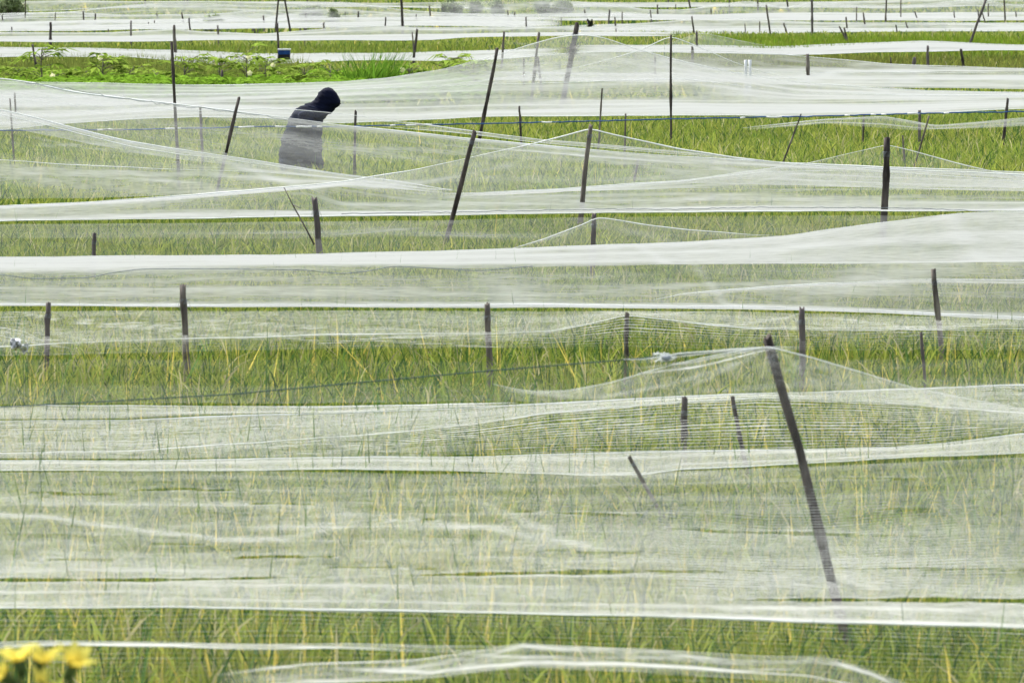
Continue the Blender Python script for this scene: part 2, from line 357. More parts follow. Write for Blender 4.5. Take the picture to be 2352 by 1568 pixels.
# --- nearest strips
net('crumpled white net lying in the grass at the very bottom, humped right of centre', CR,
    [(13.5, [(0, 1600), (400, 1595), (700, 1570), (950, 1560), (1200, 1530), (1500, 1545), (1850, 1570), (2100, 1610), (2352, 1640)]),
     (13.75, [(0, 1580), (400, 1575), (700, 1545), (950, 1534), (1200, 1504), (1500, 1518), (1850, 1540), (2050, 1585), (2352, 1620)]),
     (14.0, [(0, 1560), (400, 1550), (700, 1518), (950, 1512), (1190, 1474), (1350, 1484), (1568, 1495), (1750, 1508), (1900, 1508), (1980, 1530), (2080, 1570), (2352, 1615)])],
    u0=480, u1=2200, amp=.025, hems=(), steps=24, folds=10)
net('thin rumpled white net strip in the grass just above the yellow flowers', CR,
    [(14.2, [(0, 1488), (150, 1482), (400, 1484), (600, 1492), (784, 1488), (1000, 1496), (1200, 1492)]),
     (14.35, [(0, 1474), (150, 1470), (400, 1474), (600, 1480), (784, 1478), (1000, 1484), (1200, 1486)])],
    u1=1180, amp=.02, hems=(0, 1), hemr=.0014, steps=14)
net('see-through mesh panel hanging from the bright lowest net edge into the green grass', PN,
    [(14.8, [(0, 1590), (784, 1590), (1568, 1595), (2352, 1620)]),
     (15.55, [(0, 1400), (700, 1400), (1100, 1408), (1568, 1415), (1900, 1430), (2352, 1442)])],
    amp=.01, hems=(), steps=20)
net('lowest wide milky net with a bright thick front edge and long dark slits', N,
    [(15.6, [(0, 1396), (400, 1395), (700, 1400), (1100, 1408), (1500, 1416), (1900, 1429), (2352, 1442)]),
     (15.95, [(0, 1383), (400, 1382), (700, 1387), (1100, 1396), (1500, 1404), (1900, 1417), (2352, 1428)]),
     (17.6, [(0, 1312), (500, 1314), (1100, 1310), (1568, 1316), (2352, 1322)]),
     (19.7, [(0, 1196), (500, 1206), (1100, 1204), (1568, 1206), (2352, 1206)]),
     (22.0, [(0, 1085), (500, 1080), (1000, 1088), (1300, 1084), (1568, 1080), (1900, 1070), (2100, 1060), (2352, 1050)])],
    amp=.010, hems=((0, 1.4),), hemr=.0035, steps=34, folds=26)
net('bright white low net band crossed by upright grass blades, right under the mesh net', N,
    [(21.9, [(0, 1080), (300, 1082), (784, 1078), (1100, 1082), (1350, 1092), (1480, 1090), (1568, 1078), (1900, 1062), (2100, 1050), (2352, 1040)]),
     (23.2, [(0, 1058), (300, 1058), (784, 1050), (1100, 1048), (1568, 1036), (1900, 1031), (2050, 1028), (2200, 1014), (2352, 996)])],
    amp=.008, hems=(0, (1, 1.4)), hemr=.003)
net('wide mesh net with long white folds fanning from the centre, below the tall grass band', PN,
    [(23.25, [(0, 1052), (300, 1052), (784, 1046), (1100, 1044), (1568, 1033), (1900, 1027), (2100, 1020), (2352, 990)]),
     (23.9, [(0, 1042), (300, 1036), (600, 1018), (784, 1004), (950, 990), (1100, 972), (1250, 950), (1400, 934), (1568, 922), (1750, 914), (2000, 922), (2200, 936), (2352, 950)]),
     (25.2, [(0, 968), (300, 966), (500, 958), (784, 948), (1100, 936), (1400, 919), (1568, 911), (1900, 900), (2352, 886)])],
    amp=.012, hems=((1, .7), (2, 1.2)), hemr=.004)
net('long net with a straight thin upper cord at the left under the tall grass', N,
    [(25.2, [(0, 962), (300, 960), (500, 952), (784, 946), (1000, 936), (1200, 930)]),
     (26.3, [(0, 935), (90, 930), (150, 931), (500, 934), (784, 934), (1000, 930), (1200, 925)])],
    u1=1190, amp=.012, hems=((1, 1.2),), hemr=.003)
net('barely visible thin net veil over the tall grass band left of the leaning stake', N,
    [(25.9, [(0, 928), (600, 926), (1200, 922), (1800, 900), (2352, 884)]), (26.6, [(0, 880), (784, 884), (1568, 872), (2352, 860)]), (27.2, [(0, 826), (500, 824), (1200, 832), (1568, 830), (2352, 822)])],
    amp=.012, hems=(), steps=12, folds=16)
net('small white net draped from the tip of the big leaning stake', TN,
    [(16.35, [(1120, 1340), (1765, 1352), (2352, 1350), (2900, 1350)]),
     (16.6, [(1120, 1120), (1500, 1180), (1765, 1215), (1900, 1215), (2352, 1150), (2900, 1150)]),
     (16.8, [(1120, 912), (1200, 920), (1300, 960), (1450, 1010), (1600, 1045), (1765, 1060), (1900, 1050), (2100, 1010), (2250, 985), (2352, 975), (2900, 1040)]),
     (17.0, [(1120, 898), (1200, 902), (1300, 914), (1450, 915), (1600, 905), (1765, 890), (1900, 900), (2100, 930), (2250, 945), (2352, 955), (2900, 1020)]),
     (17.2, [(1120, 880), (1180, 893), (1230, 899), (1300, 898), (1400, 880), (1500, 850), (1600, 826), (1700, 806), (1765, 797), (1850, 818), (1968, 852), (2100, 892), (2250, 922), (2352, 940), (2900, 1000)])],
    u0=1130, u1=2900, amp=.003, hems=((4, 1.0),), hemr=.003, steps=16, folds=10, wob=.6)
net('faint net lines between stakes left of the leaning stake over the grass', PN,
    [(17.15, [(1480, 860), (1600, 845), (1765, 803)]), (17.25, [(1480, 826), (1560, 812), (1765, 798)])],
    u0=1430, u1=1840, amp=.004, hems=((1, 1.6),), hemr=.003, steps=8)
# --- band of the mid field
net('sparse low net with one rising ridge below the wide white band', PN,
    [(27.6, [(0, 815), (784, 800), (1437, 800), (2352, 810)]),
     (28.0, [(0, 799), (150, 792), (367, 785), (600, 779), (784, 772), (1117, 769), (1267, 760), (1350, 744), (1437, 723), (1550, 735), (1700, 748), (1900, 752), (2352, 750)]),
     (29.4, [(0, 715), (784, 712), (1700, 715), (2352, 735)])],
    amp=.02, hems=((1, .8),), hemr=.0035)
net('sparse net lines falling from the upper left behind the two left stakes', PN,
    [(28.6, [(0, 770), (90, 790), (160, 800)]), (28.8, [(0, 752), (60, 762), (110, 790), (160, 800)])],
    u1=160, amp=.01, hems=((0, 1), (1, 1)), hemr=.003, steps=8)
net('great white net across the middle with dense bright top and straight bright lower edge', MD,
    [(29.6, [(0, 703), (600, 705), (1300, 707), (1700, 710), (2000, 718), (2352, 735)]),
     (29.9, [(0, 698), (600, 700), (1300, 702), (1700, 705), (2000, 712), (2352, 728)]),
     (30.3, [(0, 688), (600, 690), (1300, 693), (1600, 692), (1850, 699), (2352, 718)]),
     (33.0, [(0, 626), (300, 624), (700, 615), (1000, 616), (1500, 609), (2352, 602)]),
     (33.3, [(0, 620), (300, 618), (700, 609), (1000, 610), (1500, 603), (2352, 598)]),
     (36.8, [(0, 590), (600, 586), (1000, 577), (1300, 566), (1568, 557), (1800, 541), (2000, 515), (2200, 491), (2352, 484)])],
    amp=.012, hems=((1, 1.1), (5, .6)), hemr=.004)
net('arched fold of white net at the right inside the great middle net', MD,
    [(30.4, [(1500, 702), (1568, 690), (1700, 672), (1900, 660), (2100, 654), (2352, 656)]),
     (30.9, [(1500, 690), (1568, 676), (1700, 664), (1900, 651), (2100, 642), (2352, 644)])],
    u0=1500, amp=.006, hems=(1,), hemr=.004, steps=8)
net('faint low net tent raised on the short stake right of centre over green rice', MD,
    [(36.6, [(1150, 580), (1365, 560), (1568, 560), (1820, 548)]),
     (37.2, [(1150, 578), (1180, 570), (1260, 545), (1350, 512), (1367, 500), (1400, 504), (1480, 517), (1568, 528), (1700, 538), (1820, 543)])],
    u0=1160, u1=1815, amp=.004, hems=(1,), hemr=.004, steps=10)
net('thin see-through net laid over the green rice between the two great white nets', MD,
    [(37.3, flat(590, 575)), (38.6, flat(548, 540)), (40.5, [(0, 516), (784, 508), (1568, 496), (2352, 494)])],
    amp=.006, hems=())
net('long white net with dense lower edge running under the three tall stakes', MD,
    [(41.0, [(0, 509), (230, 505), (467, 502), (784, 497), (1200, 492), (1568, 487), (2278, 485), (2700, 483)]),
     (42.4, [(0, 492), (400, 480), (784, 484), (1200, 480), (1568, 473), (2000, 470), (2352, 470)]),
     (43.4, [(0, 476), (167, 468), (400, 455), (567, 441), (700, 430), (784, 462), (1000, 466), (1300, 456), (1568, 450), (2352, 462)]),
     (44.6, [(0, 474), (167, 466), (400, 452), (567, 439), (784, 420), (950, 440), (1150, 444), (1300, 440), (1568, 434), (2000, 432), (2352, 434)])],
    amp=.008, hems=((0, 1.2),), hemr=.004)
net('white net tented on the tall leaning stake, its ridge falling to the left edge', MD,
    [(43.6, [(0, 480), (400, 460), (784, 428), (1000, 460), (1355, 440), (1568, 440), (1700, 436), (2352, 436)]),
     (44.4, [(0, 474), (167, 466), (400, 452), (567, 439), (784, 418), (950, 392), (1084, 362), (1217, 333), (1300, 311), (1355, 296), (1400, 308), (1480, 326), (1568, 345), (1700, 366), (1900, 384), (2352, 403)])],
    amp=.012, hems=((1, 1.5),), hemr=.004)
net('white net raised on the thick black stake at the right, its ridge sloping both ways', MD,
    [(45.0, [(1000, 455), (1300, 440), (1568, 434), (2000, 430), (2352, 432)]),
     (46.6, [(1000, 446), (1117, 443), (1300, 436), (1568, 417), (1668, 403), (1760, 394), (1900, 392), (2037, 396), (2200, 406), (2352, 416)]),
     (47.2, [(1000, 445), (1117, 442), (1300, 434), (1568, 415), (1668, 401), (1858, 375), (1960, 352), (2037, 334), (2100, 348), (2200, 376), (2278, 394), (2352, 408), (2800, 440)])],
    u0=1010, u1=3000, amp=.006, hems=((2, 1.2), (1, .8)), hemr=.003)
net('white net with a bright twisted ridge falling from the upper left to the centre', MD,
    [(45.6, [(0, 456), (200, 455), (400, 448), (600, 436), (784, 424), (1000, 442)]),
     (47.2, [(0, 366), (167, 378), (400, 388), (600, 396), (784, 412), (1000, 436)]),
     (49.0, [(0, 262), (100, 285), (200, 311), (300, 335), (400, 352), (533, 368), (667, 388), (784, 403), (900, 416), (1050, 441)]),
     (49.4, [(0, 253), (100, 277), (200, 303), (300, 327), (400, 343), (533, 362), (667, 383), (784, 400), (900, 415), (1050, 440)])],
    u1=1045, amp=.012, hems=((1, .8), (2, 1), (3, 1.8)), hemr=.0035)
net('broad white net sloping down to the right in front of the hooded person', MD,
    [(49.6, [(0, 290), (200, 330), (400, 365), (667, 395), (850, 412), (1050, 440), (1300, 440), (1568, 420), (2352, 440)]),
     (52.6, [(0, 225), (167, 250), (400, 280), (567, 296), (667, 300), (784, 312), (940, 327), (1067, 340), (1217, 350), (1568, 378), (1800, 392), (2352, 415)]),
     (53.8, [(0, 182), (77, 192), (167, 212), (283, 227), (400, 240), (567, 261), (700, 276), (784, 289), (940, 305), (1067, 320), (1217, 333), (1400, 349), (1568, 361), (1735, 371), (2035, 385), (2352, 397)])],
    amp=.014, hems=((2, 1.8),), hemr=.004)
net('thin doubled net cord and edge running from behind the person down to the right', MD,
    [(54.4, [(860, 290), (940, 296), (1050, 306), (1217, 326), (1400, 341), (1568, 356), (1735, 369)]),
     (54.8, [(860, 278), (950, 284), (1050, 298), (1150, 310), (1250, 322), (1400, 334), (1568, 350), (1735, 366)])],
    u0=865, u1=1735, amp=.004, hems=((0, .7), (1, 1)), hemr=.004, steps=6)
net('faint net in front of the shoulders of the hooded person, from the left edge', MD,
    [(55.2, [(0, 300), (300, 298), (600, 300), (784, 300), (950, 300)]),
     (56.2, [(0, 222), (50, 230), (150, 240), (300, 248), (450, 254), (600, 250), (680, 252), (740, 258), (784, 262), (950, 285)])],
    u1=950, amp=.006, hems=((1, .8),), hemr=.0035)
net('low net patch on the green rice beyond the blue rope at the right', MD,
    [(60, [(1700, 300), (1900, 285), (2100, 300), (2352, 290)]),
     (64, [(1700, 295), (1900, 274), (2030, 268), (2150, 288), (2352, 272)])],
    u0=1700, amp=.01, hems=(1,), hemr=.003)
# --- big net behind the person
net('huge white net behind the hooded person, tented to a peak', MD,
    [(66.5, [(0, 300), (150, 284), (300, 274), (450, 269), (600, 272), (784, 283), (950, 276), (1117, 269), (1568, 265), (1835, 268), (2100, 262), (2352, 250)]),
     (70, [(0, 268), (150, 268), (300, 258), (450, 250), (600, 258), (784, 262), (950, 262), (1117, 256), (1568, 246), (1835, 248), (2100, 246), (2352, 238)]),
     (75, [(0, 250), (300, 248), (500, 240), (784, 236), (1000, 232), (1117, 228), (1568, 232), (1835, 234), (2352, 226)]),
     (79, [(0, 226), (300, 222), (500, 218), (650, 214), (784, 208), (1000, 199), (1150, 193), (1568, 180), (1835, 214), (2100, 220), (2352, 221)]),
     (84, [(0, 187), (300, 194), (500, 197), (784, 190), (880, 182), (1017, 160), (1117, 133), (1217, 103), (1275, 87), (1330, 81), (1385, 87), (1467, 115), (1567, 142), (1685, 167), (1835, 190), (1968, 200), (2135, 210), (2352, 213)])],
    amp=.012, hems=((0, .8), (3, .8), (4, 1.2)), hemr=.004)
net('second tented net just beyond, hung from the tall thin stake right of centre', MD,
    [(86, [(1000, 198), (1117, 196), (1317, 186), (1567, 180), (1700, 185), (1860, 190)]),
     (87.5, [(784, 204), (1000, 198), (1117, 184), (1217, 172), (1317, 157), (1400, 138), (1467, 118), (1541, 84), (1600, 106), (1680, 142), (1760, 168), (1860, 186)])],
    u0=960, u1=1850, amp=.006, hems=((1, 1),), hemr=.004)
# --- beyond the leafy plants
net('wide pale net beyond the tented net at the right, over brownish grass', FR,
    [(92, [(1080, 185), (1568, 188), (1900, 200), (2352, 205)]),
     (101, [(1080, 160), (1400, 168), (1568, 172), (1800, 172), (2352, 168)]),
     (104.5, [(1080, 142), (1300, 124), (1500, 120), (1650, 118), (1800, 125), (1900, 135), (2035, 147), (2352, 155)])],
    u0=1085, amp=.02, hems=((1, .8), (2, 1)), hemr=.004)
net('flat white net strip directly behind the leafy plants at the left, beside the blue box', FR,
    [(122, [(0, 132), (300, 134), (500, 148), (650, 146), (800, 138), (1110, 137), (1300, 124)]),
     (140, [(0, 112), (200, 112), (400, 114), (560, 122), (784, 121), (1100, 118), (1300, 113)])],
    u1=1300, amp=.015, hems=((0, .8), (1, .8)), hemr=.004)
net('flat white net strip before the bright green grass strip at the right', FR,
    [(125, [(1300, 120), (1568, 121), (1800, 125), (2000, 119), (2352, 118)]),
     (150, [(1300, 106), (1568, 104), (1800, 106), (1968, 100), (2120, 96), (2352, 104)])],
    u0=1300, amp=.02, hems=((0, .8), (1, 1)), hemr=.004)
net('thin tent of net on a far stake ending at the bright green grass strip', FR,
    [(150, [(1480, 112), (1600, 108), (1700, 108), (1800, 114)]), (152, [(1480, 118), (1540, 98), (1610, 76), (1700, 96), (1800, 114)])],
    u0=1490, u1=1795, amp=.0, hems=((1, .8),), hemr=.004, steps=6)
net('grey bunched net hanging from the stake left of the peak of the huge net', FR,
    [(118, [(1148, 118), (1160, 116), (1200, 110), (1260, 106)]), (118.5, [(1148, 84), (1160, 73), (1172, 80), (1200, 92), (1260, 104)])],
    u0=1148, u1=1255, amp=.02, hems=(), steps=10)
net('long white far net left of centre with its bright edge above the green strip', FR,
    [(148, [(0, 98), (300, 97), (450, 94), (784, 91), (1000, 92), (1100, 86), (1300, 82), (1560, 84)]),
     (163, [(0, 86), (300, 84), (450, 82), (784, 80), (1000, 80), (1300, 76), (1560, 76)]),
     (167.5, [(0, 76), (250, 75), (370, 66), (404, 62), (450, 70), (600, 79), (700, 71), (784, 65), (900, 61), (1000, 64), (1300, 63), (1560, 60)])],
    u1=1560, amp=.03, hems=((0, .8), (2, .8)), hemr=.004)
net('long white far net with its bright edge above the green strip at the right', FR,
    [(198, [(1300, 79), (1568, 78), (1700, 76), (2000, 73), (2352, 72)]),
     (218, [(1300, 64), (1568, 60), (1900, 64), (2352, 62)]),
     (223, [(1300, 58), (1450, 56), (1568, 47), (1700, 44), (1900, 52), (2352, 54)])],
    u0=1290, amp=.04, hems=((0, .8), (2, .8)), hemr=.004)
net('white far net left of centre in swells just below the highest ridges', FR,
    [(196, [(0, 70), (300, 67), (500, 66), (700, 64), (1000, 60), (1300, 62)]),
     (225, [(0, 50), (300, 48), (600, 46), (784, 45), (1000, 42), (1300, 44)]),
     (231, [(0, 37), (167, 30), (300, 38), (480, 36), (600, 25), (700, 38), (784, 34), (900, 30), (1000, 36), (1300, 36)])],
    u1=1300, amp=.05, hems=((0, .8), (2, .8)), hemr=.004)
net('white far net in high ridges along the top from the left to the centre', FR,
    [(250, [(0, 42), (300, 40), (784, 40), (1200, 38), (1500, 36)]),
     (257, [(0, 34), (167, 30), (267, 18), (333, 12), (433, 9), (600, 14), (700, 10), (784, 4), (850, 14), (950, 26), (1050, 34), (1200, 34), (1350, 32), (1500, 28)])],
    u1=1500, amp=.05, hems=((1, .8),), hemr=.005)
net('white far net in high ridges along the top from the centre to the right', FR,
    [(245, [(1250, 48), (1568, 46), (1900, 45), (2352, 46)]),
     (275, [(1250, 34), (1568, 32), (1750, 30), (2000, 34), (2352, 32)]),
     (281, [(1250, -2), (1400, 8), (1480, 22), (1568, 24), (1660, 10), (1720, 2), (1800, 20), (1880, 2), (1960, 12), (2100, 14), (2250, 0), (2300, 12), (2352, 18)])],
    u0=1250, amp=.05, hems=((2, .8),), hemr=.005)
net('low pale hump of net over the small trees by the wooden stand', FR,
    [(199, [(380, 66), (820, 62)]), (208, [(380, 58), (450, 40), (520, 34), (600, 44), (700, 26), (770, 28), (820, 50)])],
    u0=390, u1=812, amp=.02, hems=(), steps=8)
net('low pale hump of net over the row of trees at the top edge', FR,
    [(250, [(930, 44), (1400, 40)]), (262, [(930, 30), (1000, 8), (1100, -6), (1260, -5), (1340, 10), (1400, 26)])],
    u0=935, u1=1395, amp=.02, hems=(), steps=8)
net('furthest grey white net at the top edge on the left', FR,
    [(330, [(0, 26), (500, 16), (900, 18), (1200, 20)]), (338, [(0, 6), (500, 2), (900, 5), (1200, 2)])],
    u1=1200, amp=.08, hems=(0,), hemr=.005)
net('furthest grey white net at the top edge on the right', FR,
    [(330, [(1200, 18), (1568, 16), (2000, 18), (2352, 14)]), (338, [(1200, 3), (1568, 5), (2000, 1), (2352, 3)])],
    u0=1200, amp=.08, hems=(0,), hemr=.005)

# ------------------------------------------------------------------ ropes and threads
def rope(name, label, cat, mat, r, pts, d, u_step=12, group=None, jit=0):
    us = np.arange(pts[0][0], pts[-1][0]+1, u_step, dtype=float)
    v = poly(pts, us)
    dd = np.interp(us, [pts[0][0], pts[-1][0]], d) if isinstance(d, tuple) else np.full(len(us), float(d))
    Pp = up(us, v, dd); 
    if jit: Pp[:, 2] += rng.normal(0, jit, len(us))
    org = Pp[len(Pp)//2]*[1, 1, 0]
    b = MB(); b.tube(Pp-org, r, 6)
    o = b.build(name, mat, None); o.location = org
    tag(o, label, cat, group); return o, Pp, org
o, Pp, org = rope('blue_rope', 'blue rope wrapped with white strips, stretched across the field behind the front nets', 'rope', M['blue'], .006,
     [(-700, 300), (0, 300), (300, 298), (600, 291), (784, 291), (950, 287), (1117, 284), (1300, 280), (1568, 273), (1835, 268), (2100, 261), (2352, 256), (3000, 250)], 56.3, jit=.002)
for i in range(38):
    k = int(rng.integers(4, len(Pp)-8)); n_ = int(rng.integers(2, 5)); seg = Pp[k:k+n_]-org
    if len(seg) > 1:
        b = MB(); b.tube(seg, .008, 6); b.build('white_strip', M['white'], o)
rope('green_cord', 'thin dark green cord slanting over the tall grass up to the leaning stake', 'cord', M['green_rope'], .0020,
     [(0, 934), (60, 931), (250, 921), (534, 905), (784, 882), (1117, 852), (1437, 826), (1550, 815), (1765, 803)], (19, 17.2))
rope('wavy_thread', 'thin grey thread in shallow waves under the dense top of the middle net', 'thread', M['greyth'], .0022,
     [(0, 630), (70, 640), (200, 638), (260, 626), (320, 618), (400, 617), (560, 618), (700, 620), (784, 629), (850, 622), (900, 611), (1000, 616), (1100, 622), (1200, 613), (1230, 611)], 30.4)
rope('grey_thread', 'thin grey thread along the lower edge of the long net by the black stake', 'thread', M['greyth'], .0025,
     [(784, 491), (1100, 486), (1400, 480), (1568, 481), (1735, 476), (1990, 477), (2130, 479), (2278, 486)], 40.9, jit=.002)
rope('knotted_thread', 'dark knotted thread sagging at the left of the hooded person', 'thread', M['greyth'], .0025,
     [(60, 190), (110, 195), (250, 222), (400, 241), (430, 246), (470, 248), (548, 259), (600, 266), (660, 276)], 53.5, jit=.006)

# ------------------------------------------------------------------ stakes
def stake_mesh(pts, r0, r1, jag=True, knots=0, seed=0):
    rr = np.random.default_rng(seed)
    pts = np.asarray(pts, float)
    n = 16
    s = np.linspace(0, 1, n); L = np.linspace(0, 1, len(pts))
    C = np.stack([np.interp(s, L, pts[:, i]) for i in range(3)], 1)
    ln = np.linalg.norm(pts[-1]-pts[0])
    for i in (0, 1): C[1:-1, i] += np.convolve(rr.normal(0, 1, n), [.25, .5, .25], 'same')[1:-1]*r0*.14
    rad = np.linspace(r1, r0, n)*(1+rr.normal(0, .05, n))      # C[0] is the top
    for k in range(knots):
        rad[rr.integers(2, n-2)] *= 1.22
    b = MB(); b.tube(C, rad, 8)
    V = b.v[0]
    if jag:  # splintered, uneven top
        V[:8, 2] += rr.uniform(-.2, 1.0, 8)*r1*1.4
        V[-2, 2] -= r1*.2
    return b
ORD = ['first', 'second', 'third', 'fourth', 'fifth', 'sixth', 'seventh', 'eighth', 'ninth', 'tenth', 'eleventh', 'twelfth', 'thirteenth', 'fourteenth', 'fifteenth', 'sixteenth', 'seventeenth', 'eighteenth', 'nineteenth', 'twentieth', 'twenty-first', 'twenty-second', 'twenty-third', 'twenty-fourth', 'twenty-fifth', 'twenty-sixth', 'twenty-seventh', 'twenty-eighth', 'twenty-ninth', 'thirtieth']
SI = 0
def stake(ut, vt, ub, vb, w, label, d=None, mat='wood', mid=None, group='wooden stakes holding up the nets', knots=2):
    global SI; SI += 1
    if d is None: d = 1.95*F/(vb-VH)
    A = up(ut, vt, d); B = up(ub, vb, d)
    dirn = (B-A)/np.linalg.norm(B-A)
    G = B+dirn*(max(B[2], .02)+.05)/max(-dirn[2], .3)
    pts = [A]+([up(mid[0], mid[1], d)] if mid else [])+[B, G]
    if mid: pts = [A, up(mid[0], mid[1], d), B, G]
    org = np.array([G[0], G[1], 0])
    r = w/2/ppm(d)*1.08
    b = stake_mesh(np.array(pts)-org, r*1.08, r*.88, True, knots, SI)
    o = b.build('wooden_stake', M[mat]); o.location = org
    tag(o, label, 'stake', group)
    if group == 'wooden stakes holding up the nets' and w >= 9:
        a0 = A-org+dirn*r*3.2; t_ = np.linspace(0, 1, 40); q_ = t_*2*math.pi*5
        hx = np.cross(dirn, [0, 1, 0]); hx /= np.linalg.norm(hx); hy = np.cross(dirn, hx); rw = r*(1.05+.06*np.sin(q_*1.7))
        b2 = MB(); b2.tube(a0+dirn*(t_*r*1.6)[:, None]+hx*(np.cos(q_)*rw)[:, None]+hy*(np.sin(q_)*rw)[:, None], r*.07, 5)
        for e_ in (0, 1):
            b2.tube([a0+hx*r*(1 if e_ else -1), a0+hx*r*(1.7 if e_ else -1.5)+dirn*r*1.5-hy*r*.3, a0+hx*r*(1.9 if e_ else -1.3)+dirn*r*(3.2+e_)], r*.05, 4)
        b2.build('lashing', M['greyth'], o)
    return o

stake(1762, 780, 1912, 1345, 21, 'big dark stake bent and leaning left in the foreground, net at its tip', 17.3, 'darkwood', mid=(1838, 1040))
stake(1573, 918, 1570, 1034, 14, 'short upright dark stake at the mesh net, just left of the big leaning stake pair', 23.7, 'darkwood')
stake(1682, 912, 1706, 1034, 10, 'short narrow stake leaning left between the upright dark stake and the big leaning one', 23.7, 'darkwood')
stake(1445, 1050, 1508, 1160, 9, 'thin stick leaning left out of the bright low net band', 21.5, 'wood')
stake(420, 660, 428, 822, 15, 'thick stake second from the left under the great middle net', 28.3, 'wood')
stake(111, 700, 106, 822, 12, 'leftmost grey stake just below the great middle net edge', 28.4, 'greywood')
stake(1119, 700, 1124, 826, 14, 'upright brown stake below the middle net edge, at the centre', 28.2, 'wood')
stake(1441, 720, 1438, 812, 10, 'slim stake holding the low ridge of net right of centre', 28.0, 'wood')
stake(1842, 710, 1843, 836, 14, 'thick grey brown stake below the middle net above the leaning stake tip', 27.8, 'greywood')
stake(2144, 624, 2160, 782, 12, 'stake leaning left at the right, standing through the great middle net', 29.0, 'wood')
stake(2115, 765, 2121, 832, 7, 'short faint brown stick in the grass left of the far right stake', 27.2, 'greywood')
stake(722, 460, 735, 582, 14, 'thick split-topped grey stake left of centre over green rice', 38.5, 'greywood')
stake(1090, 305, 1018, 576, 11, 'long dark stake leaning right, the left one of two tall stakes', 40.5, 'darkwood', knots=3)
stake(1357, 290, 1326, 567, 11, 'long grey brown stake leaning right that carries the tented net', 43.0, 'wood', knots=3)
stake(1365, 495, 1362, 566, 11, 'short stake close beside the long grey brown leaning stake', 37.4, 'greywood')
stake(2037, 322, 2030, 520, 15, 'thick black upright stake at the right in front of bright rice', 41.5, 'darkwood')
stake(217, 538, 216, 588, 9, 'short pale stake at the left in the green rice strip', 37.3, 'greywood')
stake(549, 225, 497, 442, 7, 'dark stake leaning right just left of the hooded person', 50.5, 'darkwood')
stake(394, 98, 407, 338, 7, 'tall thin black stake left of the hooded person', 55, 'darkwood')
stake(1142, 112, 1105, 302, 8, 'tall dark stake leaning right, right of the hooded person', 65, 'darkwood')
stake(1325, 58, 1294, 232, 12, 'thick dark stake leaning right under the net peak with a straw tangle', 88, 'darkwood')
stake(1238, 78, 1219, 242, 6, 'slender forked stake beside the thick stake at the net peak', 85.5, 'wood')
stake(1541, 82, 1541, 298, 5, 'tall thin knotty stake at the second net peak right of centre', 65.5, 'darkwood', knots=4)
stake(1383, 205, 1377, 302, 4, 'thin stick seen through the huge net, left of the tall knotty stake', 62, 'wood')
stake(817, 256, 814, 372, 6, 'short dark round-headed stake right beside the hooded person', 56.5, 'darkwood')
stake(1193, 246, 1196, 306, 5, 'short stick crossing the blue rope right of the leaning dark stake', 64, 'darkwood')
stake(1437, 262, 1435, 342, 4, 'thin stick before the green rice right of the tented net stake', 60, 'wood')
stake(1158, 75, 1150, 182, 5, 'grey stake with bunched net hanging from its tip', 118, 'wood')
stake(510, 165, 511, 228, 7, 'short dark stump stake among the leafy plants', 93, 'darkwood')
stake(1840, 263, 1805, 356, 4, 'thin stick leaning right in the bright rice at the right', 57, 'wood')
stake(2134, 268, 2109, 352, 4, 'thin dark stick leaning right, right of the thick black stake', 57.5, 'wood')
stake(2073, 313, 2076, 347, 4, 'tiny brown stick between the black stake and the thin leaning stick', 58, 'wood')
stake(2315, 227, 2308, 290, 6, 'dark stick near the right edge crossing the blue rope', 66, 'darkwood')
stake(2112, 255, 2112, 292, 7, 'blurred grey stub behind the blue rope at the right', 67, 'greywood')
stake(1984, 265, 1983, 292, 4, 'tiny stick by the blue rope, right of the thin leaning stick', 66, 'wood')
stake(1466, 368, 1455, 422, 6, 'pale ghostly stick deep behind the white net right of centre', 55.5, 'greywood')
stake(460, 247, 463, 312, 6, 'grey stub behind the net between the thin black stake and the leaning dark stake', 60, 'greywood')
stake(23, 228, 28, 308, 4, 'thin stick with small twigs at the left edge under the net', 60, 'wood')
stake(34, 215, 35, 242, 4, 'tiny dark stick at the left edge near the top of the net slope', 72, 'wood')
stake(283, 200, 284, 226, 4, 'tiny stick behind the net left of the thin black stake', 88, 'wood')
stake(455, 200, 450, 236, 3, 'hair-thin stick behind the net right of the thin black stake', 88, 'wood')
stake(1855, 128, 1857, 186, 8, 'dark grey stake seen through net at the right of the white double post', 100, 'wood')
stake(2131, 107, 2131, 148, 6, 'light brown stake over brownish grass at the right', 118, 'greywood')
stake(2207, 115, 2213, 152, 6, 'dark stake leaning left over brownish grass at the right', 118, 'darkwood')
stake(2046, 134, 2047, 160, 4, 'short dark stub in brownish grass, third from the right', 112, 'darkwood')
stake(2100, 135, 2099, 157, 8, 'blunt blue grey stub beside the light brown stake', 112, 'greywood')
stake(1505, 130, 1505, 167, 4, 'thin grey stick right of the second net peak stake foot', 100, 'wood')
stake(1590, 110, 1590, 148, 6, 'straight grey stake between second net peak and white double post', 112, 'wood')
stake(1235, 133, 1244, 202, 5, 'crooked thin stick between the slender and the thick stakes at the net peak', 95, 'wood')
stake(1203, 135, 1203, 182, 3, 'hair-thin stick inside the net peak, left of the slender forked stake', 96, 'wood')
stake(1928, 62, 1946, 96, 4, 'short stick leaning left before the bright green strip, of a crossed pair', 165, 'wood')
stake(1939, 65, 1946, 96, 5, 'upright stick of a crossed pair before the bright green strip', 164, 'wood')
stake(2265, 0, 2226, 104, 6, 'long pale stake leaning far right in the top right corner', 157, 'greywood')
stake(958, 70, 951, 126, 6, 'dark stake leaning right above the reed clump', 128, 'darkwood')
stake(947, 75, 950, 112, 3, 'thin stick leaning against the dark stake above the reed clump', 129, 'wood')
stake(921, -12, 925, 80, 6, 'tall dark stake reaching the top edge left of centre', 178, 'darkwood')
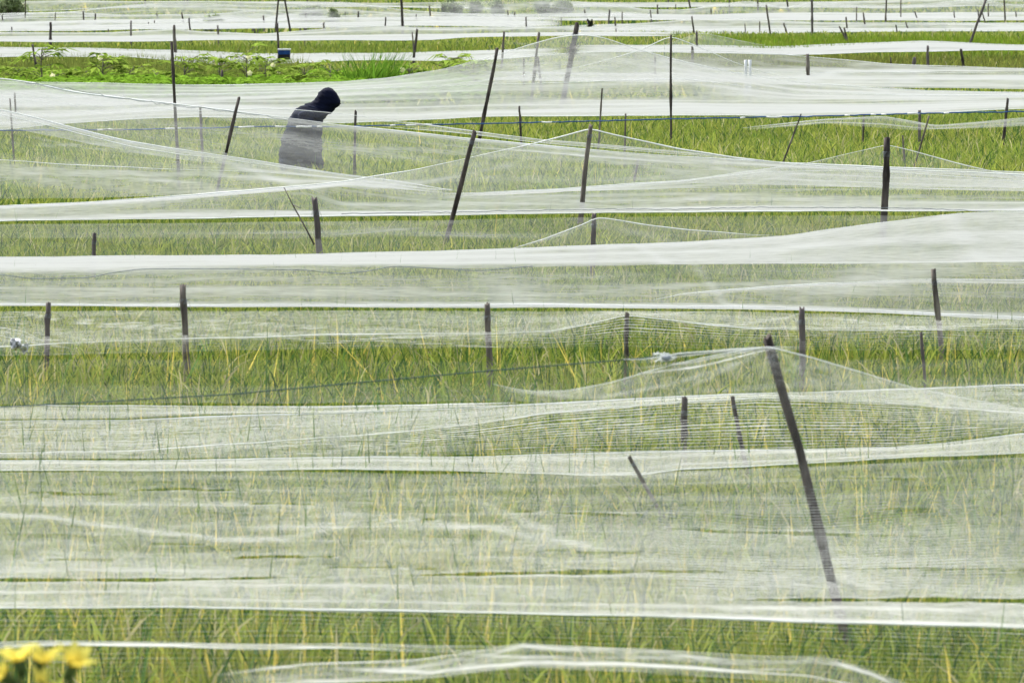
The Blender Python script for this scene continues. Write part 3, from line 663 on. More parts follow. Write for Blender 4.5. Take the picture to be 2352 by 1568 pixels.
stake(1864, -14, 1866, 77, 5, 'tall pale brown stake reaching the top edge over the green strip start', 187, 'greywood')
stake(400, 62, 403, 120, 7, 'stout brown stake left of centre holding the far net tent', 136, 'wood')
stake(116, 53, 116, 100, 6, 'stout dark stake at the upper left before the white net', 152, 'darkwood')
stake(75, 103, 83, 157, 5, 'brown stick beside the tallest leafy plant at the left', 108, 'wood')
far = [(301,48,301,102,4),(249,68,249,92,3),(191,27,193,61,4),(219,32,218,62,4),(127,30,126,60,2.5),(58,-6,58,58,3),(5,35,7,60,3),(27,62,27,76,3),(288,40,286,53,2.5),(360,30,362,58,3),(417,30,424,63,4),(434,43,440,99,4),(341,53,343,69,3),(355,47,353,66,2.5),(500,60,502,101,4),(517,35,519,56,3.5),(541,40,541,56,2.5),(585,67,588,99,4),(592,55,592,73,3),(605,36,607,71,4),(648,32,651,54,3.5),(691,42,697,61,4),(702,30,703,61,4),(689,67,695,81,4),(698,85,700,100,3),(744,53,744,79,4),(579,50,580,66,2.5),
 (793,28,793,56,2.5),(823,27,823,61,4),(886,40,883,81,3.5),(956,33,956,61,3),(986,15,990,54,4),(1004,42,1009,61,3),(1019,70,1018,89,3),(1048,65,1051,91,3),(1166,25,1168,51,3),(1182,27,1183,51,3),(1208,40,1209,78,3.5),(1176,62,1177,73,3),(1268,20,1269,44,2.5),(1289,40,1289,56,2.5),(1342,22,1347,46,4),(1400,23,1398,56,4),(1412,40,1416,86,4),(1429,28,1429,54,3),(1494,23,1496,48,3),(1510,13,1511,41,4),(1536,-6,1534,17,4),(1461,8,1461,21,3),(1552,10,1552,28,2.5),
 (1580,-8,1588,31,4),(1589,38,1595,81,4),(1600,73,1601,118,5),(1633,20,1634,41,3),(1660,23,1663,38,3),(1675,-6,1675,34,3),(1740,-8,1741,38,4),(1745,50,1745,78,3),(1760,13,1770,83,4.5),(1774,20,1775,36,3),(1806,-8,1813,36,4),(1800,55,1808,79,4),(1711,55,1712,78,2.5),(1943,40,1946,69,4),(1968,17,1967,51,3),(1983,30,1987,63,4),(2036,-8,2034,54,4),(2069,-6,2069,44,3),(2058,58,2061,76,3),(2080,50,2085,66,3),(2101,27,2108,48,3),(2191,27,2193,46,3),(2246,23,2251,61,3.5),(2256,30,2263,51,3),(2270,10,2270,44,3),(2306,-8,2309,51,4),(2333,27,2335,48,3),
 (333,-4,334,10,4),(423,-8,424,12,3),(430,-8,431,14,4),(388,2,388,14,3),(552,4,552,16,3),(707,-6,706,10,3)]
rows_ = [(0, 32, 'highest'), (32, 57, 'second highest'), (57, 70, 'third highest'), (70, 95, 'fourth highest'), (95, 130, 'lowest')]
for lo, hi, nm in rows_:
    sel = sorted([f for f in far if lo <= f[3] < hi], key=lambda f: f[2])
    for i, f in enumerate(sel):
        top = f[1]+(.5*(SI % 3))
        lean = 'leaning' if abs(f[0]-f[2]) > 3 else 'upright'
        tall = 'tall' if f[3]-f[1] > 36 else 'short' if f[3]-f[1] < 20 else 'thin'
        o_ = ORD[i] if i < len(ORD) else str(i+1)
        if i == len(sel)-1: wh = 'last towards the right'
        else: wh = o_+' from the left'
        stake(f[0], top, f[2], f[3], f[4]*.95, f'{tall} {lean} far stake, {wh} in the {nm} row of small stakes', None,
              random.choice(['wood', 'wood', 'darkwood', 'greywood']), group='small stakes far off among the nets', knots=1)

# wooden stand with two legs and a cross bar
d = 196
root = empty('wooden_stand', tuple(up(648, 68, d)*[1, 1, 0])); tag(root, 'tall two-legged wooden stand with a cross bar at the top edge above the blue box', 'stand')
org = np.array(root.location)
for (a, b_) in (((641, -16), (628, 102)), ((651, -16), (676, 102))):
    p0, p1 = up(a[0], a[1], d)-org, up(b_[0], b_[1], d)-org; p1[2] = 0
    b = MB(); b.tube(np.linspace(p0, p1, 10), np.linspace(.03, .038, 10), 8); b.build('leg', M['darkwood'], root)
for vv, a, c in ((0, 637, 657), (-12, 638, 654)):
    b = MB(); b.tube(np.linspace(up(a, vv, d-.05)-org, up(c, vv, d-.05)-org, 6), .035, 8); b.build('cross_bar', M['darkwood'], root)

# ------------------------------------------------------------------ blue can box on its stick
d = 118
stake(637, 55, 641, 142, 5, 'thin stick on which the blue box hangs', d, 'darkwood')
c = up(653, 125, d-.12); w = 27/ppm(d); h = 22/ppm(d)
root = empty('scare_box', (c[0], c[1], 0)); tag(root, 'small blue and black box with a white lid hung on a stick', 'box')
def rbox(cx, cz, w, dp, z0, z1, n=6, r=.02):
    rings = []
    for z, s in ((z0, .96), (z0+.01, 1), (z1-.01, 1), (z1, .96)):
        ring = []
        for qx, qy in ((1, 1), (-1, 1), (-1, -1), (1, -1)):
            for k in range(n):
                a = math.atan2(qy, qx)-math.pi/4+k/(n-1)*math.pi/2
                ring.append([cx+qx*(w/2-r)*s+r*math.cos(a), cz+qy*(dp/2-r)*s+r*math.sin(a), z])
        rings.append(ring)
    return rings
zc = c[2]
for nm, z0, z1, mt, e in (('lower_body', zc-h*.55, zc-h*.02, principled('black_plastic', (.015, .016, .02), .4, .3, 30), 0), ('upper_body', zc-h*.02, zc+h*.42, principled('blue_plastic', (.02, .07, .25), .4, .35, 14), .002), ('lid', zc+h*.42, zc+h*.58, M['white'], .012)):
    b = MB(); b.loft(rbox(0, 0, w+e*2, w*.7+e*2, z0, z1)); b.build(nm, mt, root, smooth=False)
b = MB(); b.tube([[-w*.5, 0, zc+h*.5], [-w*.56, 0.05, zc+h*.62], [-w*.55, .12, zc+h*.6]], .006, 6); b.build('hanger', M['darkwood'], root)
# white double post
for i, (u_, lb) in enumerate(((1713, 'left one of two white plastic posts side by side behind the huge net'), (1722.5, 'right one of two white plastic posts side by side behind the huge net'))):
    d = 96+i*.1; A = up(u_, 138, d); b = MB(); zz = np.linspace(A[2], -.02, 12)
    b.tube(np.stack([zz*0+i*.002, zz*0, zz], 1), np.where(np.arange(12) % 5 == 0, .028, .024), 10)
    o = b.build('plastic_post', M['white']); o.location = (A[0], A[1], 0); tag(o, lb, 'post', 'pair of white posts')

# ------------------------------------------------------------------ rice and grass
def blades(pos, hgt, wid, lean, az, col, droop, nseg=3, z0=None):
    """pos (n,2)"""
    n = len(pos); t = np.linspace(0, 1, nseg+1)
    z0 = np.zeros(n) if z0 is None else z0
    dx, dy = np.cos(az), np.sin(az)
    hor = (lean[:, None]*t+droop[:, None]*t**3)*hgt[:, None]
    ver = (t[None]*(1)-droop[:, None]*.35*t**4)*hgt[:, None]
    wprof = np.array([.55, 1, .85, 0])[:nseg+1] if nseg == 3 else np.linspace(1, 0, nseg+1)
    C = np.stack([pos[:, :1]+hor*dx[:, None], pos[:, 1:2]+hor*dy[:, None], z0[:, None]+ver], -1)
    fa = az+math.pi/2+np.random.default_rng(3).uniform(-.9, .9, n)
    S = np.stack([np.cos(fa), np.sin(fa)*.5, 0*fa], -1)[:, None, :]*(wid[:, None]*wprof[None])[..., None]*.5
    Lf, Rt = C-S, C+S
    V = np.concatenate([Lf[:, :nseg], Rt[:, :nseg], C[:, nseg:]], 1)     # per blade 2*nseg+1
    k = 2*nseg+1; base = np.arange(n)[:, None]*k
    Q = []
    for i in range(nseg-1): Q.append(base+np.array([[i, nseg+i, nseg+i+1, i+1]]))
    T = base+np.array([[nseg-1, 2*nseg-1, 2*nseg]])
    tt = np.concatenate([t[:nseg], t[:nseg], t[nseg:]])
    cc = np.repeat(col[:, None, :], k, 1)
    return V.reshape(-1, 3), np.concatenate(Q), T, cc.reshape(-1, 3)
def vnoise(x, y, s, seed):
    r = np.random.default_rng(seed); z = 0
    for i in range(6):
        a, b, c = r.uniform(-1, 1), r.uniform(-1, 1), r.uniform(0, 7)
        z = z+np.sin((x*a+y*b)*s+c+1.5*np.sin((x*b-y*a)*s*.7+c))
    return z/6
def low_at(x, d):
    ci, cj = cell(x, d)
    o = np.full(len(x), 9.0)
    for k, (a, b) in enumerate(zip(ci.tolist(), cj.tolist())):
        z = LOW.get((a, b))
        if z is None: continue
        o[k] = z
    return o
def field(d0, d1, dens, wid, spread=1.0, seed=0, hmul=1.0, poke=.03, half=.135, short=0.0):
    r = np.random.default_rng(seed)
    area = half*(d1**2-d0**2)+(4.4*(d1-d0) if d0 < 60 else 0); n = int(area*dens)
    d = np.sqrt(r.uniform(d0**2, d1**2, n)); x = r.uniform(-1, 1, n)*(half*d+(2.2 if d0 < 60 else 0))
    m = max(1, n//6); ti = r.integers(0, m, n)                          # several leaves share a root
    x = x[ti]+r.normal(0, .05*spread, n); d = d[ti]+r.normal(0, .05*spread, n)
    keep = ~((d > 89.5) & (d < 110) & (x/d*F+CX < 1110)); x, d = x[keep], d[keep]; n = len(d)
    a = vnoise(x, d, 2.2/spread, 1); b = vnoise(x, d, .5, 2); c2 = vnoise(x, d, 7/spread, 3)
    h = (.75+.07*a+.05*b+.05*c2)*r.uniform(.80, 1.05, n)*hmul
    kind = r.uniform(0, 1, n)
    lowz = low_at(x, d)
    lim = lowz-.035
    pk = r.uniform(0, 1, n) < poke
    h = np.where(pk, np.minimum(h*1.3, lowz+r.uniform(.03, .20, n)), np.minimum(h, lim)); h = np.clip(h, .25, 1.0)
    g = np.array([.165, .25, .04]); y = np.array([.32, .345, .07]); dk = np.array([.055, .115, .03]); st = np.array([.40, .375, .19]); yl = np.array([.66, .54, .12])
    w1 = np.clip(.5+.5*a+.4*c2+r.normal(0, .22, n), 0, 1)[:, None]
    col = g*(1-w1)+y*w1
    col = np.where((kind < .24)[:, None], dk, col)
    brown = np.clip(.25+.6*b, 0, .8)
    col = np.where(((kind > .24) & (kind < .24+.22*brown+.03))[:, None], st, col)
    yk = kind > (.965 if d1 < 32 else .996)
    col = np.where(yk[:, None], yl, col)
    col = col*r.uniform(.8, 1.2, (n, 1))*(1.12 if d1 > 60 else 1.0)
    col = np.where((pk & ~yk)[:, None], np.array([.07, .14, .035])*r.uniform(.7, 1.6, (n, 1)), col)
    h = np.where(yk, np.minimum(h*1.06, np.maximum(lowz+.04, .3)), h)
    lean = np.abs(r.normal(0, .13, n)); az = r.uniform(0, 2*math.pi, n); droop = np.abs(r.normal(0, .16, n))
    pan = (kind > .5) & (kind < .65); droop[pan] += .4
    w = wid*r.uniform(.6, 1.3, n); w = np.where(yk, w*1.8, w)
    z0 = np.zeros(n)
    if short:                                                            # side leaves and ears springing from the upper stems
        sh = (r.uniform(0, 1, n) < short) & ~yk & ~pk
        L_ = np.where(sh, r.uniform(.12, .30, n), h)
        z0 = np.where(sh, np.maximum(h-L_*.85, .15), 0); lean = np.where(sh, np.abs(r.normal(.35, .3, n)), lean); droop = np.where(sh, droop+.2, droop)
        w = np.where(sh, w*.9, w); h = L_
    return blades(np.stack([x, d], 1), h, w, lean, az, col, droop, z0=z0)
parts = [field(12.6, 20, 850, .0095, 1, 11, poke=.02, short=.3), field(20, 30, 620, .009, 1, 12, poke=.05, short=.45), field(30, 46, 620, .009, 1.2, 13, poke=.012, short=.72), field(46, 82, 260, .012, 1.8, 14, poke=.004, short=.7),
         field(82, 200, 26, .035, 4, 15, poke=.002, short=.5), field(200, 640, 1.2, .2, 12, 16, poke=0)]
off = 0; Vs = []; Qs = []; Ts = []; Cs = []
for V, Q, T, C in parts:
    Vs.append(V); Qs.append(Q+off); Ts.append(T+off); Cs.append(C); off += len(V)
o = mesh_np('rice_crop', np.concatenate(Vs), [np.concatenate(Qs), np.concatenate(Ts)], M['leaf'], cols=np.concatenate(Cs), smooth=False)
tag(o, 'green and yellowing rice plants growing under and between the nets', 'rice', kind='stuff')

# bright green grass strips between the far nets (u0,u1,v0,v1 seen region)
def strip(name, label, cat, u0, u1, v_near, v_far, ztop, n, wid, colA, colB, seed, kind='stuff', hv=.25):
    r = np.random.default_rng(seed)
    dn = (H-ztop)*F/(v_near-VH); df = (H-ztop)*F/(v_far-VH)
    d = r.uniform(dn, df, n); uu = r.uniform(u0, u1, n)
    x = (uu-CX)/F*d
    a = vnoise(x, d, 3/ (dn/20), seed)
    h = ztop*(1+hv*.4*a)*r.uniform(.8, 1.12, n)
    w_ = r.uniform(0, 1, (n, 1)); col = np.array(colA)*w_+np.array(colB)*(1-w_)
    V, Q, T, C = blades(np.stack([x, d], 1), h, wid*r.uniform(.6, 1.4, n), np.abs(r.normal(0, .15, n)), r.uniform(0, 6.3, n), col*r.uniform(.6, 1.3, (n, 1)), np.abs(r.normal(0, .2, n)))
    o = mesh_np(name, V, [Q, T], M['leaf'], cols=C, smooth=False); tag(o, label, cat, kind=kind); return o
strip('grass_strip', 'bright green grass strip across the upper right before the far nets', 'grass', 1620, 3000, 106, 74, .85, 26000, .05, (.14, .26, .02), (.22, .27, .04), 31)
strip('grass_strip', 'green grass strip at the upper left below the bright far net edge', 'grass', -600, 1110, 120, 99, .80, 16000, .045, (.13, .22, .03), (.25, .28, .06), 32)
strip('grass_strip', 'brownish green grass behind the wide pale net at the right', 'grass', 1560, 3000, 152, 121, .78, 22000, .035, (.22, .24, .06), (.15, .18, .04), 33)
strip('grass_strip', 'brownish grass edge behind the leafy plants at the left', 'grass', -600, 700, 165, 128, .88, 20000, .035, (.20, .23, .05), (.14, .19, .04), 34)

# ------------------------------------------------------------------ leafy plants
def palm_leaf(mb, base, dirv, size, r):
    """hand-shaped leaf with narrow lobes"""
    dirv = dirv/np.linalg.norm(dirv)
    side = np.cross(dirv, [0, 0, 1.]); side /= np.linalg.norm(side)+1e-6
    up_ = np.cross(side, dirv)
    for k in range(-2, 3):
        a = k*.55+r.normal(0, .08); L = size*(1-.13*abs(k))*r.uniform(.85, 1.1)
        dd = dirv*math.cos(a)+side*math.sin(a)
        s2 = np.cross(dd, up_); w = L*.15
        p = [base, base+dd*L*.45+s2*w+up_*L*.08, base+dd*L*.45-s2*w+up_*L*.08, base+dd*L-up_*L*.15]
        mb.add(p, [], [[0, 1, 2], [1, 3, 2]])
def leafy_plant(uc, vtop, vb, d, label, seed, nleaf=14, size=.26, spread=.3, flowers=1):
    r = np.random.default_rng(seed)
    B = up(uc, vb, d); Tt = up(uc, vtop, d); org = np.array([B[0], d, 0]); ht = Tt[2]
    root = empty('vegetable_plant', tuple(org)); tag(root, label, 'plant', 'leafy plants in the vegetable patch')
    b = MB(); b.tube([[0, 0, -.02], [.02, 0, ht*.4], [-.01, .01, ht*.75], [0, 0, ht*.93]], [.016, .014, .011, .006], 6)
    lf = MB(); n = 0
    for i in range(nleaf):
        z = ht*(.45+.5*r.uniform(0, 1)**.6); a = r.uniform(0, 2*math.pi)
        e = np.array([math.cos(a)*spread*r.uniform(.3, 1), math.sin(a)*spread*r.uniform(.3, 1), z+r.uniform(0, .12)-.02])
        b.tube([[0, 0, z-.06], e*.5+[0, 0, z*.5-.01], e], .005, 4, False)
        palm_leaf(lf, e, np.array([math.cos(a), math.sin(a), r.uniform(-.3, .35)]), size*r.uniform(.7, 1.2), r)
    b.build('stem', M['wood'], root)
    nv = lf.n; c = np.repeat(np.array([[.22, .31, .05]]), nv, 0)*np.repeat(r.uniform(.6, 1.5, (nv//4, 1)), 4, 0)
    lf.build('foliage', M['leaf'], root, smooth=False, cols=c)
    for i in range(flowers):
        fb = MB(); a0 = r.uniform(0, 6); a = r.uniform(0, 6.3); c0 = np.array([math.cos(a)*spread*.5, -abs(math.sin(a))*spread*.5-.05, ht*r.uniform(.55, .95)])
        for k in range(5):
            q = a0+k*1.2566; e = np.array([math.cos(q), -.5, math.sin(q)])*.05; s_ = np.array([-math.sin(q), 0, math.cos(q)])*.028
            fb.add([c0, c0+e*.6+s_, c0+e*1.1, c0+e*.6-s_], [[0, 1, 2, 3]])
        fb.build('flower', M['petal'], root, smooth=False, cols=np.repeat([[.8, .78, .5]], fb.n, 0))
for i, (u_, vt, lab, nl, sz, fl) in enumerate([
    (96, 100, 'tallest leafy plant at the far left with bare dark stem', 11, .30, 0), (237, 122, 'leafy plant with a narrow top, second tall one from the left', 14, .26, 1),
    (120, 165, 'low leafy plant with a pale flower in front of the tallest one', 16, .26, 1), (45, 150, 'pale flowered leafy plant at the left frame edge', 14, .26, 2),
    (300, 155, 'low bushy plant left of the thin black stake', 18, .28, 1), (425, 128, 'bushy leafy plant just right of the thin black stake', 18, .28, 0),
    (505, 130, 'leafy plant above the dark stump stake', 16, .28, 0), (567, 108, 'tall leafy plant crowned by a pale flower', 10, .26, 2),
    (610, 137, 'leafy plant with light young leaves left of the blue box', 18, .28, 1), (628, 150, 'low leafy plant with a pale bud under the blue box', 16, .24, 1),
    (360, 160, 'low spreading leafy plant left of the thin black stake foot', 18, .26, 0), (700, 150, 'round leafy plant below and right of the blue box', 18, .26, 0),
    (190, 158, 'low leafy plant between the two tall left plants', 16, .26, 1), (760, 152, 'leafy plant at the left foot of the reed clump', 16, .26, 0),
    (1032, 126, 'leafy plant on the rise right of the reed clump', 16, .26, 0), (1088, 128, 'last leafy plant to the right beside the net slope', 16, .26, 0),
    (940, 150, 'low leafy plant under the right side of the reed clump', 16, .26, 1)]):
    leafy_plant(u_, vt, 205, 99+(i % 5)*1.6, lab, 50+i, int(nl*1.5), sz*1.25, .30, fl)
# dense low foliage of the patch
r = np.random.default_rng(77); lf = MB()
for i in range(11000):
    d = r.uniform(89, 110); uu = r.uniform(-500, 1120)
    x = (uu-CX)/F*d; z = .87-.006*(d-90)+.13*vnoise(np.array([x]), np.array([d]), 1.1, 5)[0]-r.uniform(0, .32)
    if uu > 950: z -= .05*(uu-950)/170
    a = r.uniform(0, 6.3)
    palm_leaf(lf, np.array([x, d, z]), np.array([math.cos(a), math.sin(a), r.uniform(-.2, .6)]), .24*r.uniform(.7, 1.3), r)
nv = lf.n; c = np.repeat(np.array([[.17, .30, .03]]), nv, 0)*np.repeat(r.uniform(.45, 1.5, (nv//4, 1)), 4, 0)
o = lf.build('vegetable_patch', M['leaf'], None, smooth=False, cols=c); tag(o, 'dense bright green leafy vegetable patch behind the huge net at the left', 'vegetation', kind='stuff')
# reed clump
def clump(name, label, uc, vb, vt, du, d, n, seed, colr=(.12, .24, .02), w=.03, group=None, lean=.22, cat='reeds'):
    r = np.random.default_rng(seed); B = up(uc, vb, d); ht = up(uc, vt, d)[2]-0
    sx = du/ppm(d)
    pos = np.stack([r.normal(0, sx*.4, n), r.normal(0, .4, n)], 1)
    h = ht*r.uniform(.45, 1.0, n)*np.exp(-(pos[:, 0]/sx)**2*.5)
    col = np.array([colr])*r.uniform(.5, 1.5, (n, 1))
    V, Q, T, C = blades(pos, h, w*r.uniform(.6, 1.3, n), np.abs(r.normal(lean, .12, n)), r.choice([0, 0, 0, math.pi], n)+r.normal(0, .5, n), col, np.abs(r.normal(.1, .15, n)))
    o = mesh_np(name, V, [Q, T], M['leaf'], cols=C, smooth=False); o.location = (B[0], d, 0); tag(o, label, cat, group); return o
clump('reed_clump', 'tall spiky reed clump at the right end of the vegetable patch', 850, 190, 88, 85, 100, 620, 5, (.12, .24, .025), .032)
clump('grass_tuft', 'dark tuft of tall grass blades over the lowest nets right of centre', 1672, 1375, 1312, 34, 15.75, 34, 6, (.07, .17, .04), .009, cat='grass tuft', lean=.3)
clump('grass_tuft', 'long curved grass seed heads above the green strip near the top right', 2195, 84, 46, 14, 178, 24, 8, (.12, .17, .04), .03, cat='grass tuft', lean=.35)

# far bushes
def bush(uc, vb, vt, wpx, d, label, seed, col=(.27, .33, .17)):
    r = np.random.default_rng(seed); B = up(uc, vb, d); ht = up(uc, vt, d)[2]; rad = wpx/2/ppm(d)
    root = empty('small_tree', (B[0], d, 0)); tag(root, label, 'tree', 'small trees far off among the nets')
    b = MB(); b.tube([[0, 0, -.05], [.05, 0, ht*.35], [0, 0, ht*.7]], [.07, .05, .03], 6)
    for k in range(5):
        a = r.uniform(0, 6.3); b.tube([[0, 0, ht*.35], [math.cos(a)*rad*.4, math.sin(a)*rad*.4, ht*.6], [math.cos(a)*rad*.75, math.sin(a)*rad*.75, ht*.8]], [.035, .025, .012], 5, False)
    b.build('trunk', M['wood'], root)
    lf = MB(); cs = r.normal(0, 1, (9, 3)); cs /= np.linalg.norm(cs, axis=1)[:, None]
    n = 900
    cc = cs[r.integers(0, 9, n)]*np.array([rad*.62, rad*.5, ht*.22])+np.array([0, 0, ht*.68])
    p = cc+r.normal(0, 1, (n, 3))*np.array([rad*.2, rad*.2, ht*.09])
    p[:, 2] = np.clip(p[:, 2], .1, ht)
    s = .09*rad**.4; A = r.normal(0, 1, (n, 3))*s; Bv = r.normal(0, 1, (n, 3))*s*.6
    V = np.stack([p-A, p+Bv, p+A, p-Bv], 1).reshape(-1, 3)
    Q = np.arange(n*4).reshape(-1, 4)
    C = np.repeat(np.array([col])*r.uniform(.5, 1.5, (n, 1)), 4, 0)
    mesh_np('crown', V, [Q], M['bushleaf'], root, cols=C, smooth=False)
for i, a in enumerate([(490, 58, 38, 52, 215, 'wide low pale tree behind the net left of the wooden stand'), (765, 48, 22, 30, 230, 'small grey round tree right of the wooden stand'),
    (712, 32, 17, 60, 265, 'faint wide bush behind the net left of the small grey tree'), (1042, 22, -2, 42, 290, 'green tree at the top edge left of centre, leftmost of three'), (1092, 28, 4, 34, 290, 'green tree at the top edge, middle of three'),
    (1143, 24, -2, 36, 290, 'green tree at the top edge, rightmost of three'), (1245, 22, 0, 44, 300, 'hazy green tree at the top edge at the centre'), (1290, 28, 4, 50, 300, 'hazy low tree at the top edge right of the centre one'), (26, 40, -6, 90, 270, 'wide dark green tree mass at the top left corner'), (1020, 14, 4, 14, 280, 'tiny light green bush right of the wooden stand top')]):
    bush(a[0], a[1], a[2], a[3], a[4], a[5], 200+i)

# ------------------------------------------------------------------ bird in flight
d = 95; c = up(1355, 60, d)
root = empty('flying_bird', tuple(c)); tag(root, 'small dark bird flying low over the far nets right of centre', 'bird')
feather = principled('dark_feathers', (.03, .027, .022), .8, .3, 60)
b = MB(); rings = []
for x, ry, rz, zc_ in ((-.075, .002, .002, -.005), (-.05, .016, .014, -.004), (-.01, .026, .025, 0), (.03, .024, .022, .004), (.055, .013, .013, .012), (.068, .017, .017, .016), (.082, .014, .013, .017), (.09, .004, .004, .014), (.102, .001, .001, .011)):
    rings.append([[x, ry*math.cos(q), zc_+rz*math.sin(q)] for q in np.arange(10)*math.pi/5])
b.loft(rings)
b.add([[-.06, -.012, 0], [-.06, .012, 0], [-.125, .028, -.006], [-.11, 0, -.004], [-.125, -.028, -.006], [-.06, 0, .006]], [], [[0, 3, 4], [0, 5, 3], [5, 1, 3], [1, 2, 3]])
b.build('body', feather, root)
for s in (-1, 1):
    w_ = MB(); P0 = np.array([[.035, .02, .01], [.045, .06, .06], [.03, .10, .11], [-.005, .15, .155], [-.03, .11, .10], [-.035, .06, .05], [-.03, .02, .005]])
    P0[:, 1] *= s; top_ = P0+[0, 0, .004]; bot_ = P0-[0, 0, .002]
    V = np.vstack([top_, bot_]); Q = [[i, i+1, 7+i+1, 7+i] for i in range(6)]; Q += [[6, 0, 7, 13]]
    T = []
    for o_, fl_ in ((0, 1), (7, -1)):
        Q += [[o_, o_+1, o_+5, o_+6], [o_+1, o_+2, o_+4, o_+5]]; T += [[o_+2, o_+3, o_+4]]
    w_.add(V, Q, T); w_.build('wing', feather, root, smooth=False)
root.rotation_euler = (0, 0, R(20)); root.scale = (.78, .78, .78)

# ------------------------------------------------------------------ hooded person
D = 57.4; S = ppm(D)
def W(u, v, y=0): p = up(u, v, D); return np.array([p[0], D+y, p[2]])
pc = W(690, 380); org = np.array([pc[0], D, 0]); 
root = empty('person', tuple(org)); tag(root, 'person in a dark hooded jacket bending forward among the nets', 'person')
skin = principled('skin', (.30, .18, .12), .6, .1, 20)
jac = principled('dark_navy_cloth', (.005, .007, .018), .9, .4, 7, (1, 1, 2.2), col2=(.022, .03, .06), bump=.3)  # light and shade of folds put into the colour as bluish streaks
hoodm = principled('black_hood_cloth', (.004, .006, .020), .9, .35, 9, bump=.6)
trou = principled('grey_work_trousers', (.06, .062, .075), .85, .3, 12, bump=.4)
boot = principled('rubber_boot', (.02, .02, .02), .4, .3, 20)
def L(u, v, y=0): return W(u, v, y)-org
# body skeleton as one skinned surface
vs = []; es = []; rd = []
def vt(p, r_): vs.append(tuple(p)); rd.append(r_); return len(vs)-1
def link(a, b): es.append((a, b))
pel = vt(L(692, 372), .13); sp1 = vt(L(690, 340), .125); sp2 = vt(L(694, 305), .13); ch = vt(L(700, 278), .10); nk = vt(L(722, 250), .062); hd0 = vt(L(740, 238), .075); hd1 = vt(L(753, 222), .088); hd2 = vt(L(757, 212), .06)
for a, b_ in ((pel, sp1), (sp1, sp2), (sp2, ch), (ch, nk), (nk, hd0), (hd0, hd1), (hd1, hd2)): link(a, b_)
nose = vt(L(770, 236), .018); link(hd0, nose)
hands = []
for s in (-1, 1):
    sh = vt(L(708, 268, s*.15), .045); el = vt(L(712, 315, s*.22), .045); wr = vt(L(730, 382, s*.15), .026); pm = vt(L(733, 397, s*.14), .032)
    link(ch, sh); link(sh, el); link(el, wr); link(wr, pm)
    base = np.array(vs[pm])
    for k in range(4):
        off_ = np.array([.012*(k-1.5)*.6, s*.0+(k-1.5)*.021, -.03])
        f0 = vt(base+off_, .010); f1 = vt(base+off_+[.012, 0, -.034-.004*(1.5-abs(k-1.5))], .009); f2 = vt(base+off_+[.004, 0, -.060-.006*(1.5-abs(k-1.5))], .0075)
        link(pm, f0); link(f0, f1); link(f1, f2)
    t0 = vt(base+[.028, -s*.01, .0], .011); t1 = vt(base+[.045, -s*.012, -.03], .009); link(pm, t0); link(t0, t1)
    hip = vt(L(693, 385, s*.10), .095); kn = vt(np.array([.06, s*.13, .46]), .065); an = vt(np.array([-.02, s*.14, .09]), .042); ft = vt(np.array([.13, s*.15, .035]), .035)
    link(pel, hip); link(hip, kn); link(kn, an); link(an, ft)
me = bpy.data.meshes.new('body'); me.from_pydata(vs, es, []); bo = bpy.data.objects.new('body', me); COL.objects.link(bo); bo.parent = root
md = bo.modifiers.new('skin', 'SKIN'); md.use_smooth_shade = True
lay = me.skin_vertices[0].data if me.skin_vertices else None
if lay is None:
    bpy.context.view_layer.objects.active = bo; bpy.ops.mesh.customdata_skin_add(); lay = me.skin_vertices[0].data
for i, r_ in enumerate(rd): lay[i].radius = (r_, r_)
lay[pel].use_root = True
md2 = bo.modifiers.new('sub', 'SUBSURF'); md2.levels = 2; md2.render_levels = 2
me.materials.append(skin)
# face details
for nm, pts, rr_, mt in (('eye', L(768, 231, -.03), .010, boot), ('eye', L(768, 231, .03), .010, boot), ('mouth', L(766, 244, 0), .012, principled('lips', (.2, .08, .07), .6, .1, 20))):
    b = MB(); b.loft([[[pts[0]+rr_*math.cos(t_)*.6, pts[1]+rr_*math.sin(t_)*math.cos(q)*1.4, pts[2]+rr_*math.sin(t_)*math.sin(q)*.7] for q in np.arange(8)*math.pi/4] for t_ in np.linspace(.15, 2.99, 6)]); b.build(nm, mt, root)
def shell(rings_uv, mat, name, n=28, wrinkle=.006, seed=1, cap=True):
    """rings given as (back point uv, front point uv, half depth)"""
    r = np.random.default_rng(seed); K = []
    src = np.array([[a[0], a[1], b_[0], b_[1], hd] for a, b_, hd in rings_uv], float)
    tt = np.linspace(0, len(src)-1, len(src)*4)
    src2 = np.stack([np.interp(tt, np.arange(len(src)), src[:, k]) for k in range(5)], 1)
    for q in range(2): src2[1:-1] = (src2[:-2]+2*src2[1:-1]+src2[2:])/4
    ph = r.uniform(0, 7, 5)
    for ii, (au, av, bu, bv, hd) in enumerate(src2):
        A, B = L(au, av), L(bu, bv); c = (A+B)/2; ax = (A-B)/2; ring = []
        for k in range(n):
            q = 2*math.pi*k/n
            ww = 1+wrinkle/.2*(math.sin(5*q+ii*.8+ph[0])+.7*math.sin(9*q-ii*.5+ph[1])+.6*math.sin(ii*1.9+ph[2]))
            cs, sn = math.cos(q), math.sin(q)
            cs = math.copysign(abs(cs)**.85, cs); sn = math.copysign(abs(sn)**.85, sn)
            ring.append(c+ax*cs*ww+np.array([0, hd*sn*ww, 0]))
        K.append(ring)
    b = MB(); b.loft(K, cap); return b.build(name, mat, root)
shell([((640, 395), (748, 397), .20), ((641, 372), (741, 374), .20), ((642, 352), (739, 355), .205), ((646, 328), (739, 332), .21), ((652, 305), (739, 309), .215), ((660, 284), (739, 290), .22), ((667, 266), (742, 276), .215), ((680, 250), (750, 266), .18), ((694, 242.5), (760, 260), .15), ((706, 238), (762, 258), .12)], jac, 'jacket', seed=2, wrinkle=.008)
